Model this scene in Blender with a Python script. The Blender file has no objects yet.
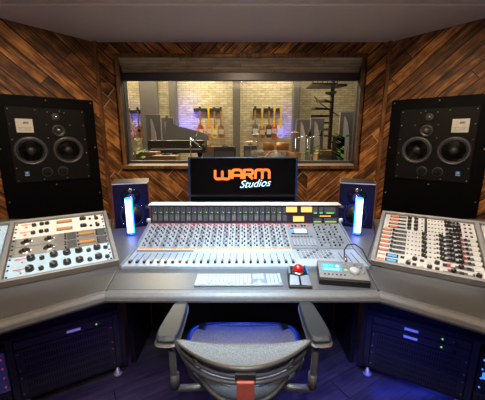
import bpy, math, random
from mathutils import Matrix, Vector
random.seed(7)
C = bpy.context.scene.collection
PI = math.pi

# ------------------------------------------------------------------ helpers
class MB:
    def __init__(s): s.v=[]; s.f=[]; s.mi=[]; s.sm=[]; s.M=Matrix.Identity(4)
    def add(s, vs, fs, mi=0, smooth=False):
        b=len(s.v); s.v += [tuple(s.M @ Vector(q)) for q in vs]
        for f in fs: s.f.append([b+i for i in f]); s.mi.append(mi); s.sm.append(smooth)
        return s
    def box(s, c, d, mi=0, R=None):
        hx,hy,hz=[k/2 for k in d]; R=R or Matrix.Identity(4); c=Vector(c)
        vs=[c+(R@Vector((x*hx,y*hy,z*hz))) for z in(-1,1) for y in(-1,1) for x in(-1,1)]
        return s.add(vs,[(0,2,3,1),(4,5,7,6),(0,1,5,4),(2,6,7,3),(0,4,6,2),(1,3,7,5)],mi)
    def prism(s, poly, z0, z1, mi=0):            # counter-clockwise polygon in xy
        n=len(poly); vs=[(x,y,z0) for x,y in poly]+[(x,y,z1) for x,y in poly]
        fs=[tuple(range(n-1,-1,-1)),tuple(range(n,2*n))]+[(i,(i+1)%n,n+(i+1)%n,n+i) for i in range(n)]
        return s.add(vs,fs,mi)
    def extx(s, poly, x0, x1, mi=0):             # polygon in yz pushed along x
        n=len(poly); vs=[(x0,y,z) for y,z in poly]+[(x1,y,z) for y,z in poly]
        fs=[tuple(range(n-1,-1,-1)),tuple(range(n,2*n))]+[(i,(i+1)%n,n+(i+1)%n,n+i) for i in range(n)]
        return s.add(vs,fs,mi)
    def lathe(s, prof, c=(0,0,0), axis='z', n=16, mi=0, smooth=True):   # prof: (r,h)
        c=Vector(c); vs=[]; fs=[]
        for r,h in prof:
            for i in range(n):
                a=2*PI*i/n; x,y=r*math.cos(a),r*math.sin(a)
                vs.append(c+Vector({'z':(x,y,h),'y':(x,h,-y),'x':(h,x,y)}[axis]))
        for k in range(len(prof)-1):
            for i in range(n):
                j=(i+1)%n; fs.append((k*n+i,k*n+j,(k+1)*n+j,(k+1)*n+i))
        fs.append(tuple(range(n-1,-1,-1))); fs.append(tuple((len(prof)-1)*n+i for i in range(n)))
        return s.add(vs,fs,mi,smooth)
    def tube(s, pts, r, n=8, mi=0, flat=1.0, up=(0,0,1)):
        pts=[Vector(p) for p in pts]; vs=[]; fs=[]; m=len(pts)
        for k,p in enumerate(pts):
            t=(pts[min(k+1,m-1)]-pts[max(k-1,0)]).normalized()
            u=Vector(up)
            if abs(t.dot(u))>.95: u=Vector((1,0,0))
            a=t.cross(u).normalized(); b=a.cross(t).normalized()
            rr=r[k] if isinstance(r,(list,tuple)) else r
            for i in range(n):
                w=2*PI*i/n; vs.append(p+a*math.cos(w)*rr+b*math.sin(w)*rr*flat)
        for k in range(m-1):
            for i in range(n):
                j=(i+1)%n; fs.append((k*n+i,k*n+j,(k+1)*n+j,(k+1)*n+i))
        fs.append(tuple(range(n-1,-1,-1))); fs.append(tuple((m-1)*n+i for i in range(n)))
        return s.add(vs,fs,mi,True)
    def grid(s, P, mi=0, thick=None):            # P[i][j] points, optional thickness along normal
        a=len(P); b=len(P[0]); vs=[Vector(q) for r in P for q in r]
        fs=[(i*b+j,i*b+j+1,(i+1)*b+j+1,(i+1)*b+j) for i in range(a-1) for j in range(b-1)]
        return s.add(vs,fs,mi,True)
    def build(s, name, mats, parent=None, bevel=0, seg=2, solid=0):
        me=bpy.data.meshes.new(name); me.from_pydata(s.v,[],s.f)
        if not isinstance(mats,(list,tuple)): mats=[mats]
        for m in mats: me.materials.append(m)
        me.polygons.foreach_set('material_index',s.mi); me.polygons.foreach_set('use_smooth',s.sm); me.update()
        o=bpy.data.objects.new(name,me); C.objects.link(o)
        if parent: o.parent=parent
        if solid:
            d=o.modifiers.new('solid','SOLIDIFY'); d.thickness=solid; d.offset=0
        if bevel:
            d=o.modifiers.new('bevel','BEVEL'); d.width=bevel; d.segments=seg; d.limit_method='ANGLE'; d.angle_limit=math.radians(40)
        return o

def tag(o, label=None, cat=None, group=None, kind=None):
    if label: o['label']=label
    if cat: o['category']=cat
    if group: o['group']=group
    if kind: o['kind']=kind
    return o
def thing(name, label, cat, M=None, group=None):
    o=bpy.data.objects.new(name,None); C.objects.link(o); o.empty_display_size=.05
    if M is not None: o.matrix_world=M
    return tag(o,label,cat,group)
def inst(src, parent, loc=(0,0,0), rz=0, sc=None):
    o=src.copy(); C.objects.link(o); o.parent=parent; o.location=loc; o.rotation_euler=(0,0,rz)
    if sc: o.scale=(sc,sc,sc) if not isinstance(sc,tuple) else sc
    return o
def copy_tree(o, parent=None):
    c=o.copy(); C.objects.link(c)
    if parent: c.parent=parent
    for ch in [x for x in bpy.data.objects if x.parent==o]: copy_tree(ch,c)
    return c
def T(x,y,z): return Matrix.Translation((x,y,z))
def Rz(d): return Matrix.Rotation(math.radians(d),4,'Z')
def Rx(d): return Matrix.Rotation(math.radians(d),4,'X')
def Ry(d): return Matrix.Rotation(math.radians(d),4,'Y')

# ------------------------------------------------------------------ materials
def nodes(name):
    m=bpy.data.materials.new(name); m.use_nodes=True; nt=m.node_tree
    return m,nt,nt.nodes['Principled BSDF']
def mat(name, col, rough=.5, metal=0, emit=None, es=0, var=.08, scale=30, bump=0, spec=None, coat=0):
    m,nt,b=nodes(name); N=nt.nodes; L=nt.links
    tc=N.new('ShaderNodeTexCoord'); nz=N.new('ShaderNodeTexNoise'); nz.inputs['Scale'].default_value=scale; nz.inputs['Detail'].default_value=3
    L.new(tc.outputs['Object'],nz.inputs['Vector'])
    cr=N.new('ShaderNodeValToRGB'); e=cr.color_ramp.elements
    e[0].position=.3; e[1].position=.7
    e[0].color=(*[c*(1-var) for c in col],1); e[1].color=(*[min(1,c*(1+var)) for c in col],1)
    L.new(nz.outputs['Fac'],cr.inputs['Fac']); L.new(cr.outputs['Color'],b.inputs['Base Color'])
    b.inputs['Roughness'].default_value=rough; b.inputs['Metallic'].default_value=metal
    if spec is not None: b.inputs['Specular IOR Level'].default_value=spec
    if coat: b.inputs['Coat Weight'].default_value=coat
    if emit: b.inputs['Emission Color'].default_value=(*emit,1); b.inputs['Emission Strength'].default_value=es
    if bump:
        bp=N.new('ShaderNodeBump'); bp.inputs['Strength'].default_value=bump; bp.inputs['Distance'].default_value=.002
        L.new(nz.outputs['Fac'],bp.inputs['Height']); L.new(bp.outputs['Normal'],b.inputs['Normal'])
    return m
def mth(nt,op,a,b=None,c=None):
    n=nt.nodes.new('ShaderNodeMath'); n.operation=op
    for i,q in enumerate((a,b,c)):
        if q is None: continue
        if isinstance(q,(int,float)): n.inputs[i].default_value=q
        else: nt.links.new(q,n.inputs[i])
    return n.outputs[0]
def planks(name, axes, ang, w, dark, mid, light, groove, rough=.58, length=1.4, gw=.035, seed=0, bump=.5):
    m,nt,b=nodes(name); N=nt.nodes; L=nt.links
    tc=N.new('ShaderNodeTexCoord'); sp=N.new('ShaderNodeSeparateXYZ'); L.new(tc.outputs['Object'],sp.inputs[0])
    p,q=sp.outputs[axes[0]],sp.outputs[axes[1]]; c,s=math.cos(ang),math.sin(ang)
    along=mth(nt,'ADD',mth(nt,'MULTIPLY',p,c),mth(nt,'MULTIPLY',q,s))
    across=mth(nt,'ADD',mth(nt,'ADD',mth(nt,'MULTIPLY',p,-s),mth(nt,'MULTIPLY',q,c)),seed*.37+20)
    k=mth(nt,'DIVIDE',across,w); idx=mth(nt,'FLOOR',k); fr=mth(nt,'FRACT',k)
    wn=N.new('ShaderNodeTexWhiteNoise'); wn.noise_dimensions='1D'; L.new(idx,wn.inputs['W'])
    al=mth(nt,'ADD',mth(nt,'DIVIDE',along,length),mth(nt,'MULTIPLY',wn.outputs['Value'],7)); ai=mth(nt,'FLOOR',al)
    wn2=N.new('ShaderNodeTexWhiteNoise'); wn2.noise_dimensions='2D'; cv=N.new('ShaderNodeCombineXYZ'); L.new(idx,cv.inputs[0]); L.new(ai,cv.inputs[1]); L.new(cv.outputs[0],wn2.inputs['Vector'])
    gv=N.new('ShaderNodeCombineXYZ'); L.new(mth(nt,'MULTIPLY',along,2.2),gv.inputs[0]); L.new(mth(nt,'MULTIPLY',across,34),gv.inputs[1]); L.new(mth(nt,'MULTIPLY',wn2.outputs['Value'],40),gv.inputs[2])
    nz=N.new('ShaderNodeTexNoise'); nz.inputs['Scale'].default_value=1.6; nz.inputs['Detail'].default_value=5; nz.inputs['Roughness'].default_value=.65; nz.inputs['Distortion'].default_value=.8
    L.new(gv.outputs[0],nz.inputs['Vector'])
    kv=N.new('ShaderNodeCombineXYZ'); L.new(mth(nt,'MULTIPLY',along,5),kv.inputs[0]); L.new(mth(nt,'MULTIPLY',across,9),kv.inputs[1])
    kn=N.new('ShaderNodeTexNoise'); kn.inputs['Scale'].default_value=1.3; L.new(kv.outputs[0],kn.inputs['Vector'])
    f=mth(nt,'ADD',mth(nt,'MULTIPLY',nz.outputs['Fac'],.76),mth(nt,'MULTIPLY',wn2.outputs['Value'],.18))
    f=mth(nt,'ADD',f,mth(nt,'MULTIPLY',mth(nt,'SUBTRACT',kn.outputs['Fac'],.5),.5))
    cr=N.new('ShaderNodeValToRGB'); e=cr.color_ramp.elements
    e[0].position=.28; e[0].color=(*dark,1); e[1].position=.72; e[1].color=(*light,1)
    x=e.new(.48); x.color=(*mid,1); L.new(f,cr.inputs['Fac'])
    g=mth(nt,'LESS_THAN',fr,gw); end=mth(nt,'LESS_THAN',mth(nt,'FRACT',al),.004); g=mth(nt,'MAXIMUM',g,end)
    mx=N.new('ShaderNodeMix'); mx.data_type='RGBA'; L.new(g,mx.inputs['Factor']); L.new(cr.outputs['Color'],mx.inputs['A']); mx.inputs['B'].default_value=(*groove,1)
    L.new(mx.outputs['Result'],b.inputs['Base Color']); b.inputs['Roughness'].default_value=rough; b.inputs['Specular IOR Level'].default_value=.25
    h=mth(nt,'SUBTRACT',mth(nt,'MULTIPLY',nz.outputs['Fac'],.3),g)
    bp=N.new('ShaderNodeBump'); bp.inputs['Strength'].default_value=bump; bp.inputs['Distance'].default_value=.004
    L.new(h,bp.inputs['Height']); L.new(bp.outputs['Normal'],b.inputs['Normal'])
    return m
WD,WM,WL=(.016,.006,.002),(.150,.053,.012),(.66,.28,.070)
W_DOWN=planks('timber_planks_falling',(0,2),math.radians(-42),.108,WD,WM,WL,(.003,.0015,.001),gw=.10)
W_UP=planks('timber_planks_rising',(0,2),math.radians(42),.108,WD,WM,WL,(.003,.0015,.001),gw=.10,seed=1)
W_DOWN_P=planks('timber_planks_falling_joint_glints',(0,2),math.radians(-42),.112,WD,WM,WL,(.46,.36,.28),gw=.03,seed=2)  # highlights along the grooves put into the joint colour
W_UP_P=planks('timber_planks_rising_joint_glints',(0,2),math.radians(42),.112,WD,WM,WL,(.46,.36,.28),gw=.03,seed=3)  # same groove highlights painted as pale joints
W_TRIM=planks('timber_trim',(0,2),math.radians(90),.3,WD,(.14,.055,.02),(.26,.12,.045),(.05,.02,.01),gw=0)
W_SILL=planks('timber_sill',(0,1),0,.16,(.12,.06,.03),(.26,.15,.08),(.42,.27,.15),(.1,.05,.03),gw=.02)
W_HEAD=planks('timber_header',(0,1),0,.05,(.24,.19,.12),(.46,.38,.25),(.62,.53,.37),(.08,.06,.04),gw=.08)
FLOOR=planks('dark_floorboards',(0,1),math.radians(30),.14,(.020,.018,.022),(.040,.034,.040),(.07,.058,.065),(.01,.008,.008),rough=.38,gw=.02)
def weave(name, c1, c2, sc, rough=.8, alpha=1.0):
    m,nt,b=nodes(name); N=nt.nodes; L=nt.links
    tc=N.new('ShaderNodeTexCoord'); w=N.new('ShaderNodeTexVoronoi'); w.inputs['Scale'].default_value=sc
    mp=N.new('ShaderNodeMapping'); mp.inputs['Scale'].default_value=(1,.5,1); L.new(tc.outputs['Object'],mp.inputs[0]); L.new(mp.outputs[0],w.inputs['Vector'])
    cr=N.new('ShaderNodeValToRGB'); cr.color_ramp.elements[0].color=(*c1,1); cr.color_ramp.elements[1].color=(*c2,1); cr.color_ramp.elements[1].position=.6
    L.new(w.outputs['Distance'],cr.inputs[0]); L.new(cr.outputs[0],b.inputs['Base Color']); b.inputs['Roughness'].default_value=rough; b.inputs['Alpha'].default_value=alpha
    return m
def stone():
    m,nt,b=nodes('split_face_stone'); N=nt.nodes; L=nt.links
    tc=N.new('ShaderNodeTexCoord'); mp=N.new('ShaderNodeMapping'); mp.inputs['Rotation'].default_value=(PI/2,0,0); L.new(tc.outputs['Object'],mp.inputs[0])
    br=N.new('ShaderNodeTexBrick'); br.inputs['Scale'].default_value=1; br.inputs['Brick Width'].default_value=.26; br.inputs['Row Height'].default_value=.075
    br.inputs['Mortar Size'].default_value=.008; br.inputs['Color1'].default_value=(.62,.54,.36,1); br.inputs['Color2'].default_value=(.84,.76,.56,1); br.inputs['Mortar'].default_value=(.46,.39,.25,1)
    L.new(mp.outputs[0],br.inputs['Vector'])
    nz=N.new('ShaderNodeTexNoise'); nz.inputs['Scale'].default_value=9; nz.inputs['Detail'].default_value=4; L.new(tc.outputs['Object'],nz.inputs['Vector'])
    mx=N.new('ShaderNodeMix'); mx.data_type='RGBA'; mx.blend_type='OVERLAY'; mx.inputs['Factor'].default_value=.6; L.new(br.outputs['Color'],mx.inputs['A']); L.new(nz.outputs['Fac'],mx.inputs['B'])
    L.new(mx.outputs['Result'],b.inputs['Base Color']); b.inputs['Roughness'].default_value=.9
    bp=N.new('ShaderNodeBump'); bp.inputs['Strength'].default_value=.8; bp.inputs['Distance'].default_value=.05; L.new(br.outputs['Fac'],bp.inputs['Height']); bp.invert=True
    L.new(bp.outputs['Normal'],b.inputs['Normal']); return m
def glass():
    m=bpy.data.materials.new('window_glass'); m.use_nodes=True; nt=m.node_tree; N=nt.nodes; L=nt.links; N.clear()
    o=N.new('ShaderNodeOutputMaterial'); t=N.new('ShaderNodeBsdfTransparent'); g=N.new('ShaderNodeBsdfGlossy'); g.inputs['Roughness'].default_value=.01
    t.inputs['Color'].default_value=(.93,.95,.96,1); fr=N.new('ShaderNodeFresnel'); fr.inputs['IOR'].default_value=1.45; mx=N.new('ShaderNodeMixShader')
    L.new(fr.outputs[0],mx.inputs[0]); L.new(t.outputs[0],mx.inputs[1]); L.new(g.outputs[0],mx.inputs[2]); L.new(mx.outputs[0],o.inputs[0]); return m
STONE=stone(); GLASS=glass()
BLACK=mat('satin_black_panel',(.002,.002,.0025),.6,spec=.06)
BAFFLE=mat('charcoal_baffle',(.006,.0055,.0055),.6,spec=.12,bump=.2,scale=200)
RUBBER=mat('black_rubber',(.012,.012,.013),.5)
CONE=mat('grey_speaker_cone',(.045,.046,.048),.22,spec=1)
RING=mat('cast_grey_ring',(.07,.07,.075),.35,.3)
CHROME=mat('chrome',(.75,.75,.77),.15,1)
SCREW=mat('screw_steel',(.35,.33,.30),.4,.5)
PLATE=mat('off_white_plate',(.62,.60,.55),.5)
INK=mat('black_ink',(.02,.02,.02),.6)
GREYINK=mat('grey_ink',(.25,.24,.23),.6)
BLUEB=mat('blue_badge',(.03,.25,.62),.4)
CEIL=mat('taupe_ceiling_paint',(.66,.58,.51),.9,var=.02,scale=4)
DESK=mat('grey_linoleum_desktop',(.105,.108,.115),.42,bump=.1,scale=90)
BOLST=mat('grey_padded_edge',(.185,.19,.195),.45,bump=.3,scale=60)
FRAMEG=mat('grey_rack_trim',(.30,.295,.285),.45,.2)
CAB=mat('black_cabinet',(.010,.010,.012),.45)
VENT=mat('black_vented_steel',(.028,.028,.030),.38,.3)
HOLE=mat('slot_void',(.001,.001,.001),.9)
CREAM=mat('cream_faceplate',(.86,.84,.77),.4)
STEEL=mat('brushed_grey_faceplate',(.36,.36,.34),.3,.4)
PALEB=mat('pale_blue_faceplate',(.50,.70,.86),.4)
SILV=mat('silver_faceplate',(.66,.65,.62),.38,.15)
DGREY=mat('dark_grey_inlay',(.13,.135,.14),.4,.3)
KNOB=mat('black_knob',(.010,.010,.011),.3)
REDINK=mat('red_lettering',(.65,.11,.06),.6)
AMBER=mat('amber_lit_meter',(.7,.3,.08),.4,emit=(1,.60,.14),es=1.0)
AMBERD=mat('amber_meter_glass',(.50,.22,.07),.3,emit=(1,.45,.12),es=.22)
ORANGE=mat('orange_lit_display',(.6,.15,.05),.4,emit=(1,.25,.08),es=.35)
LCDB=mat('blue_lit_display',(.05,.25,.7),.3,emit=(.10,.42,1),es=.7)
GREEN=mat('green_led',(.1,.6,.1),.4,emit=(.40,1,.12),es=.6)
REDL=mat('red_led',(.7,.05,.03),.4,emit=(1,.08,.04),es=.35)
CONS=mat('pale_grey_console_panel',(.43,.51,.60),.40,.15)
CONS2=mat('mid_grey_console_panel',(.28,.33,.39),.42,.15)
CONSW=mat('white_console_trim',(.80,.82,.85),.35)
BRG=mat('blue_black_meter_bridge',(.022,.024,.045),.4)
MODG=mat('meter_module_grey',(.11,.115,.15),.4)
TAPE=mat('white_label_tape',(.85,.85,.82),.6)
KEYW=mat('white_keycap',(.40,.44,.50),.45)
ALU=mat('brushed_aluminium',(.30,.33,.38),.4,.5)
ORGL=mat('orange_button_row',(.8,.22,.03),.4,emit=(1,.28,.03),es=.6)
SCREEN=mat('black_screen',(.002,.002,.003),.12,spec=.3,emit=(.1,.15,.25),es=.002)
BEZEL=mat('bezel_blue_reflection',(.02,.06,.14),.25,.3)  # reflected blue light put into the bezel colour
TXO=mat('orange_screen_lettering',(.8,.2,.03),.5,emit=(1,.13,.012),es=.95)
TXB=mat('pale_blue_screen_lettering',(.6,.8,.95),.5,emit=(.45,.75,.95),es=.8)
SPK=mat('black_speaker_cabinet',(.006,.006,.007),.5,spec=.25)
ROSE=mat('reddish_veneer',(.17,.045,.025),.4)
TUBEW=mat('white_lit_tube',(.6,.8,1),.4,emit=(.50,.66,1),es=6)
TUBEB=mat('blue_lit_tube_edge',(.02,.1,1),.4,emit=(.0,.07,1),es=18)
PAD=mat('dark_grey_arm_pad',(.030,.036,.046),.38,bump=.1,scale=120)
CHF=mat('graphite_chair_frame',(.12,.118,.112),.35,.35)
CHD=mat('dark_chair_bracket',(.020,.020,.022),.45)
REDC=mat('coral_red_spine',(.66,.13,.09),.5)
SEATM=weave('blue_grey_seat_mesh',(.05,.06,.13),(.24,.27,.40),260)
BACKM=weave('grey_back_mesh',(.04,.055,.075),(.25,.31,.38),330)
BLUEP=mat('seat_edge_blue_glow',(.010,.035,.36),.3)  # blue light from under the desk put into the edge colour
CASTER=mat('pale_caster',(.45,.47,.5),.3,.4)
GOBO=mat('grey_fabric_panel',(.20,.185,.17),.9)
SCALLOP=mat('painted_light_scallop',(.62,.60,.60),.7)  # pool of lamp light painted as a pale surface
DKP=mat('dark_grey_pillar',(.13,.12,.115),.8)
PIANO=mat('black_piano_lacquer',(.035,.033,.035),.25)
PLANT=mat('leaf_green',(.10,.30,.05),.6,var=.4)
POT=mat('terracotta_pot',(.35,.15,.08),.7)
CARC=mat('brown_wooden_case',(.33,.17,.08),.55,var=.3,scale=8)
STAIR=mat('dark_steel_stair',(.04,.035,.03),.5,.4)
AMPG=mat('grey_green_amp_cloth',(.28,.31,.30),.8)
LIVEF=mat('brown_live_floor',(.20,.13,.08),.5)
GOLD=mat('brass_cymbal',(.75,.50,.18),.3,.8)
DRUM=mat('amber_drum_shell',(.55,.25,.07),.35)

def text_mesh(s, size, M, name, m, parent, shear=0, ext=.0006, bold=0):
    cu=bpy.data.curves.new(name,'FONT'); cu.body=s; cu.size=size; cu.extrude=ext; cu.shear=shear; cu.align_x='CENTER'; cu.align_y='CENTER'; cu.offset=bold
    t=bpy.data.objects.new(name+'_tmp',cu); C.objects.link(t); bpy.context.view_layer.update()
    me=bpy.data.meshes.new_from_object(t.evaluated_get(bpy.context.evaluated_depsgraph_get())); bpy.data.objects.remove(t)
    me.name=name; me.transform(M); me.materials.clear(); me.materials.append(m)
    o=bpy.data.objects.new(name,me); C.objects.link(o)
    if parent: o.parent=parent
    return o

# ------------------------------------------------------------------ camera
cam=bpy.data.cameras.new('camera'); co=bpy.data.objects.new('camera',cam); C.objects.link(co)
co.location=(0,0,1.40); co.rotation_euler=(math.radians(78),0,0)
cam.sensor_width=36; cam.lens=36*290/485; cam.clip_start=.02
bpy.context.scene.camera=co

# ------------------------------------------------------------------ room shell
S=lambda o: tag(o,kind='structure')
S(MB().box((0,1.2,-.05),(8,6.5,.1)).build('floor',FLOOR))
# front wall pieces around the window opening
WX0,WX1,WZ0,WZ1=-1.235,1.19,1.112,2.187
def fw(name,x0,x1,z0,z1,m,T_=.02):
    return S(MB().box(((x0+x1)/2,3.1+T_/2,(z0+z1)/2),(x1-x0,T_,z1-z0)).build(name,m))
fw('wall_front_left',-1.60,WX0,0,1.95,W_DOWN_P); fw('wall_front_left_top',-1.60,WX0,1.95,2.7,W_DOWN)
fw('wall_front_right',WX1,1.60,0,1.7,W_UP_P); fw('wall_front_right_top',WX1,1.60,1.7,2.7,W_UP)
fw('wall_front_above_left',WX0,-.50,WZ1,2.7,W_DOWN); fw('wall_front_above_right',-.50,WX1,WZ1,2.7,W_UP)
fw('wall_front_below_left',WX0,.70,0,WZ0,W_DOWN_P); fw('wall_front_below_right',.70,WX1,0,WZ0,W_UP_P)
# side walls
def wall_frame(s):   # local x runs from the corner into the room side, y into the wall
    if s<0: return T(-1.45,3.1,0)@Rz(40)     # local -x goes outwards
    return T(1.45,3.1,0)@Rz(-40)
for s,nm,m in ((-1,'wall_left',W_DOWN),(1,'wall_right',W_UP)):
    o=S(MB().box((s*1.9,.06,1.35),(3.8,.12,2.7)).build(nm,m)); o.matrix_world=wall_frame(s)
# rear half of the room, behind the camera
S(MB().box((-4.0,-.6,1.4),(.1,3,2.8)).build('wall_side_left',CEIL)); S(MB().box((4.0,-.6,1.4),(.1,3,2.8)).build('wall_side_right',CEIL))
S(MB().box((0,-2.1,1.4),(8.1,.1,2.8)).build('wall_back',CEIL))
# ceiling: slopes gently up from the front wall, then a break
zc=lambda y: 2.322+(3.1-y)*.10
S(MB().extx([(2.46,zc(2.46)),(3.34,zc(3.34)),(3.34,zc(3.34)+.1),(2.46,zc(2.46)+.1)],-4,4).build('ceiling_front',CEIL))
S(MB().extx([(-2.1,2.52),(2.455,zc(2.46)+.012),(2.455,zc(2.46)+.11),(-2.1,2.62)],-4,4).build('ceiling',CEIL))
# corner trims
for i,s in enumerate((-1,1)):
    S(MB().box((s*1.44,3.085,1.2),(.035,.03,2.38)).build('trim_%d'%(i+1),W_TRIM,bevel=.004))
# window: surround, splayed reveals, glass
GY=3.36
def win():
    w=S(MB().box((0,0,0),(.01,.01,.01)).build('window_1',BLACK)) if 0 else None
t=.035
S(MB().box(((WX0+WX1)/2,3.09,WZ1+.012),(WX1-WX0+.09,.03,t)).box((WX0-.012,3.09,(WZ0+WZ1)/2),(t,.03,WZ1-WZ0)).box((WX1+.012,3.09,(WZ0+WZ1)/2),(t,.03,WZ1-WZ0)).box(((WX0+WX1)/2,3.085,WZ0-.012),(WX1-WX0+.09,.05,t)).build('trim_3',W_TRIM,bevel=.004))
gz0,gz1=1.155,2.018; gx0,gx1=-1.300,1.262
rv=MB()
rv.add([(WX0,3.101,WZ1-.001),(WX1,3.101,WZ1-.001),(gx1,GY,gz1+.075),(gx0,GY,gz1+.075),(WX0,3.101,WZ1+.05),(WX1,3.101,WZ1+.05),(gx1,GY,gz1+.2),(gx0,GY,gz1+.2)],[(0,3,2,1),(4,5,6,7),(0,1,5,4),(2,3,7,6),(1,2,6,5),(0,4,7,3)])
S(rv.build('window_header',W_HEAD))
si=MB().add([(WX0,3.101,WZ0+.003),(WX1,3.101,WZ0+.003),(gx1,GY,gz0-.035),(gx0,GY,gz0-.035),(WX0,3.101,WZ0-.04),(WX1,3.101,WZ0-.04),(gx1,GY,gz0-.1),(gx0,GY,gz0-.1)],[(0,1,2,3),(7,6,5,4),(0,4,5,1),(2,6,7,3),(1,5,6,2),(0,3,7,4)])
S(si.build('window_sill',W_SILL))
for k,(a,b,sg) in enumerate(((WX0,gx0,-1),(WX1,gx1,1))):
    S(MB().prism([(a,3.10),(b,GY),(b+sg*.05,GY),(a+sg*.05,3.10)][::sg],WZ0-.03,WZ1+.02).build('window_reveal',BLACK))
frm=MB(); frm.box((0,GY+.02,gz1+.040),(gx1-gx0+.1,.05,.085)); frm.box((0,GY+.02,gz0-.03),(gx1-gx0+.1,.05,.05))
frm.box((gx0-.02,GY+.02,1.6),(.05,.05,1.1)); frm.box((gx1+.02,GY+.02,1.6),(.05,.05,1.1))
wf=S(frm.build('window_1',mat('blue_black_window_frame',(.055,.05,.065),.35),bevel=.006))
S(MB().box(((gx0+gx1)/2,GY+.03,(gz0+gz1)/2),(gx1-gx0-.0,.008,gz1-gz0)).build('window_1_glass',GLASS))
# masonry round the live room side of the opening
S(MB().box((-2.4,3.55,1.5),(2.1,.1,3.2)).box((2.38,3.55,1.5),(2.1,.1,3.2)).box((0,3.55,.55),(2.7,.1,1.1)).box((0,3.55,2.7),(2.7,.1,1.0)).build('wall_live_front',DKP))

# ------------------------------------------------------------------ live room beyond the glass
LZ=.45
def gx(px,y=10.36): return (px-242.5)/290*(y*.975)
S(MB().box((0,7.1,LZ-.05),(14,7.0,.1)).build('floor_live_room',LIVEF))
S(MB().box((0,10.56,2.5),(14,.1,4.6)).build('wall_live_back',STONE))
S(MB().box((0,7.1,4.8),(14,7.2,.1)).build('ceiling_live_room',DKP))
S(MB().box((-5.3,7.1,2.5),(.1,7,4.6)).build('wall_live_left',GOBO)); S(MB().box((5.3,7.1,2.5),(.1,7,4.6)).build('wall_live_right',GOBO))
for k,(a,b,y) in enumerate(((-3.40,-2.84,10.2),(-2.46,-2.22,10.3),(-.33,-.085,10.3),(1.70,1.92,10.3))):
    S(MB().box(((a+b)/2,y,(LZ+4.7)/2),(b-a,.3,4.7-LZ)).build('pillar_%d'%(k+1),DKP,bevel=.02))
# grey panels; lamp-light scallops on them modelled as pale curved shapes
def scallop_panel(x,y,w,h,label,sx=None):
    t=thing('acoustic_panel',label,'acoustic panel',T(x,y,LZ),'grey fabric panels standing in the live room')
    MB().box((0,.04,h/2),(w,.08,h)).build('panel_board',GOBO,t,bevel=.01)
    MB().box((0,.04,.03),(w+.1,.3,.06)).build('base_board',DKP,t)
    pr=[(.0,0),(.16,0),(.17,.5),(.14,1.0),(.08,1.35),(.02,1.5),(0,1.5)]
    k=h/1.75; n=len(pr)
    MB().add([(q*1.0-.08,-.012-.05*math.sin(q*9),.25+z*k*.9) for q,z in pr]+[(q-.08,-.002,.25+z*k*.9) for q,z in pr],[tuple(range(n)),tuple(range(2*n-1,n-1,-1))]+[(i,n+i,n+(i+1)%n,(i+1)%n) for i in range(n)]).build('light_scallop_shape',SCALLOP,t)
    return t
scallop_panel(gx(154,8.6),8.6,.42,1.62,'grey panel with modelled light scallop in front of the wide dark pillar')
scallop_panel(gx(168,8.9),8.9,.36,1.55,'grey panel with modelled light scallop just left of the piano lid')
scallop_panel(gx(303,8.8),8.8,.42,1.5,'grey panel with modelled light scallop, leftmost of the three near the stair')
scallop_panel(gx(317,8.4),8.4,.38,1.5,'grey panel with modelled light scallop directly left of the spiral stair pole')
scallop_panel(gx(346,7.8),7.8,.36,1.62,'grey panel with modelled light scallop right of the spiral stair')
# dark curtain at the right
cur=MB(); P=[]
for j in range(2): P.append([(3.42+i*.022,8.8+.05*math.sin(i*1.3),LZ+.02+j*3.9) for i in range(30)])
tag(cur.grid(P).build('curtain',mat('dark_curtain_cloth',(.05,.05,.045),.9),solid=.01),'dark folded curtain at the right edge of the live room','curtain')
# guitars on wall rails
GN=[0]
def guitar(x,z,bm,label,acoustic=False,neck=None,y=10.39,grp='guitars hanging on the stone wall'):
    GN[0]+=1; y-=.10*(GN[0]%2); z+=.02*(GN[0]%3)
    t=thing('guitar',label,'guitar',T(x,y,z),grp)
    pts=[]
    for i in range(28):
        a=2*PI*i/28; r=.19+.035*math.cos(2*a)+.0*math.sin(a)
        xx=r*math.sin(a)*.86; zz=-r*math.cos(a)
        if zz>0: xx*=.84
        xx*=1-.22*math.exp(-((zz-.02)/.06)**2)
        if not acoustic and zz>.12: xx*=1.1+.5*(zz-.12)
        pts.append((xx,zz))
    d=.09 if acoustic else .045
    n=len(pts); vs=[(a,-d/2,b) for a,b in pts]+[(a,d/2,b) for a,b in pts]
    MB().add(vs,[tuple(range(n)),tuple(range(2*n-1,n-1,-1))]+[(i,n+i,n+(i+1)%n,(i+1)%n) for i in range(n)]).build('guitar_body',bm,t)
    MB().box((0,-d/2-.004,.40),(.05,.022,.56)).build('neck',neck or CARC,t)
    MB().box((.0,-d/2-.004,.735),(.075,.02,.15)).build('headstock',neck or INK,t)
    if acoustic: MB().lathe([(.05,-.004),(.05,0)],(0,-d/2,.05),'y',14).build('sound_hole',INK,t)
    else: MB().box((.01,-d/2-.004,-.02),(.16,.006,.17)).build('pickguard',PLATE,t)
    MB().box((0,-d/2-.003,-.11),(.09,.012,.02)).build('bridge',INK,t)
    MB().box((0,(10.415-y)/2,.70),(.03,10.415-y,.02)).build('wall_hook',INK,t)
    return t
SUN=mat('sunburst_brown',(.45,.17,.04),.3,var=.5,scale=6); RED=mat('red_guitar',(.62,.10,.07),.3); YEL=mat('yellow_guitar',(.85,.55,.05),.3); PNK=mat('salmon_guitar',(.70,.34,.22),.3)
CRM=mat('cream_guitar',(.80,.72,.50),.3); BLU=mat('blue_guitar',(.08,.20,.38),.3); BLK=mat('dark_grey_guitar',(.06,.055,.05),.3); BRN=mat('brown_guitar',(.36,.18,.09),.3)
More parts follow.
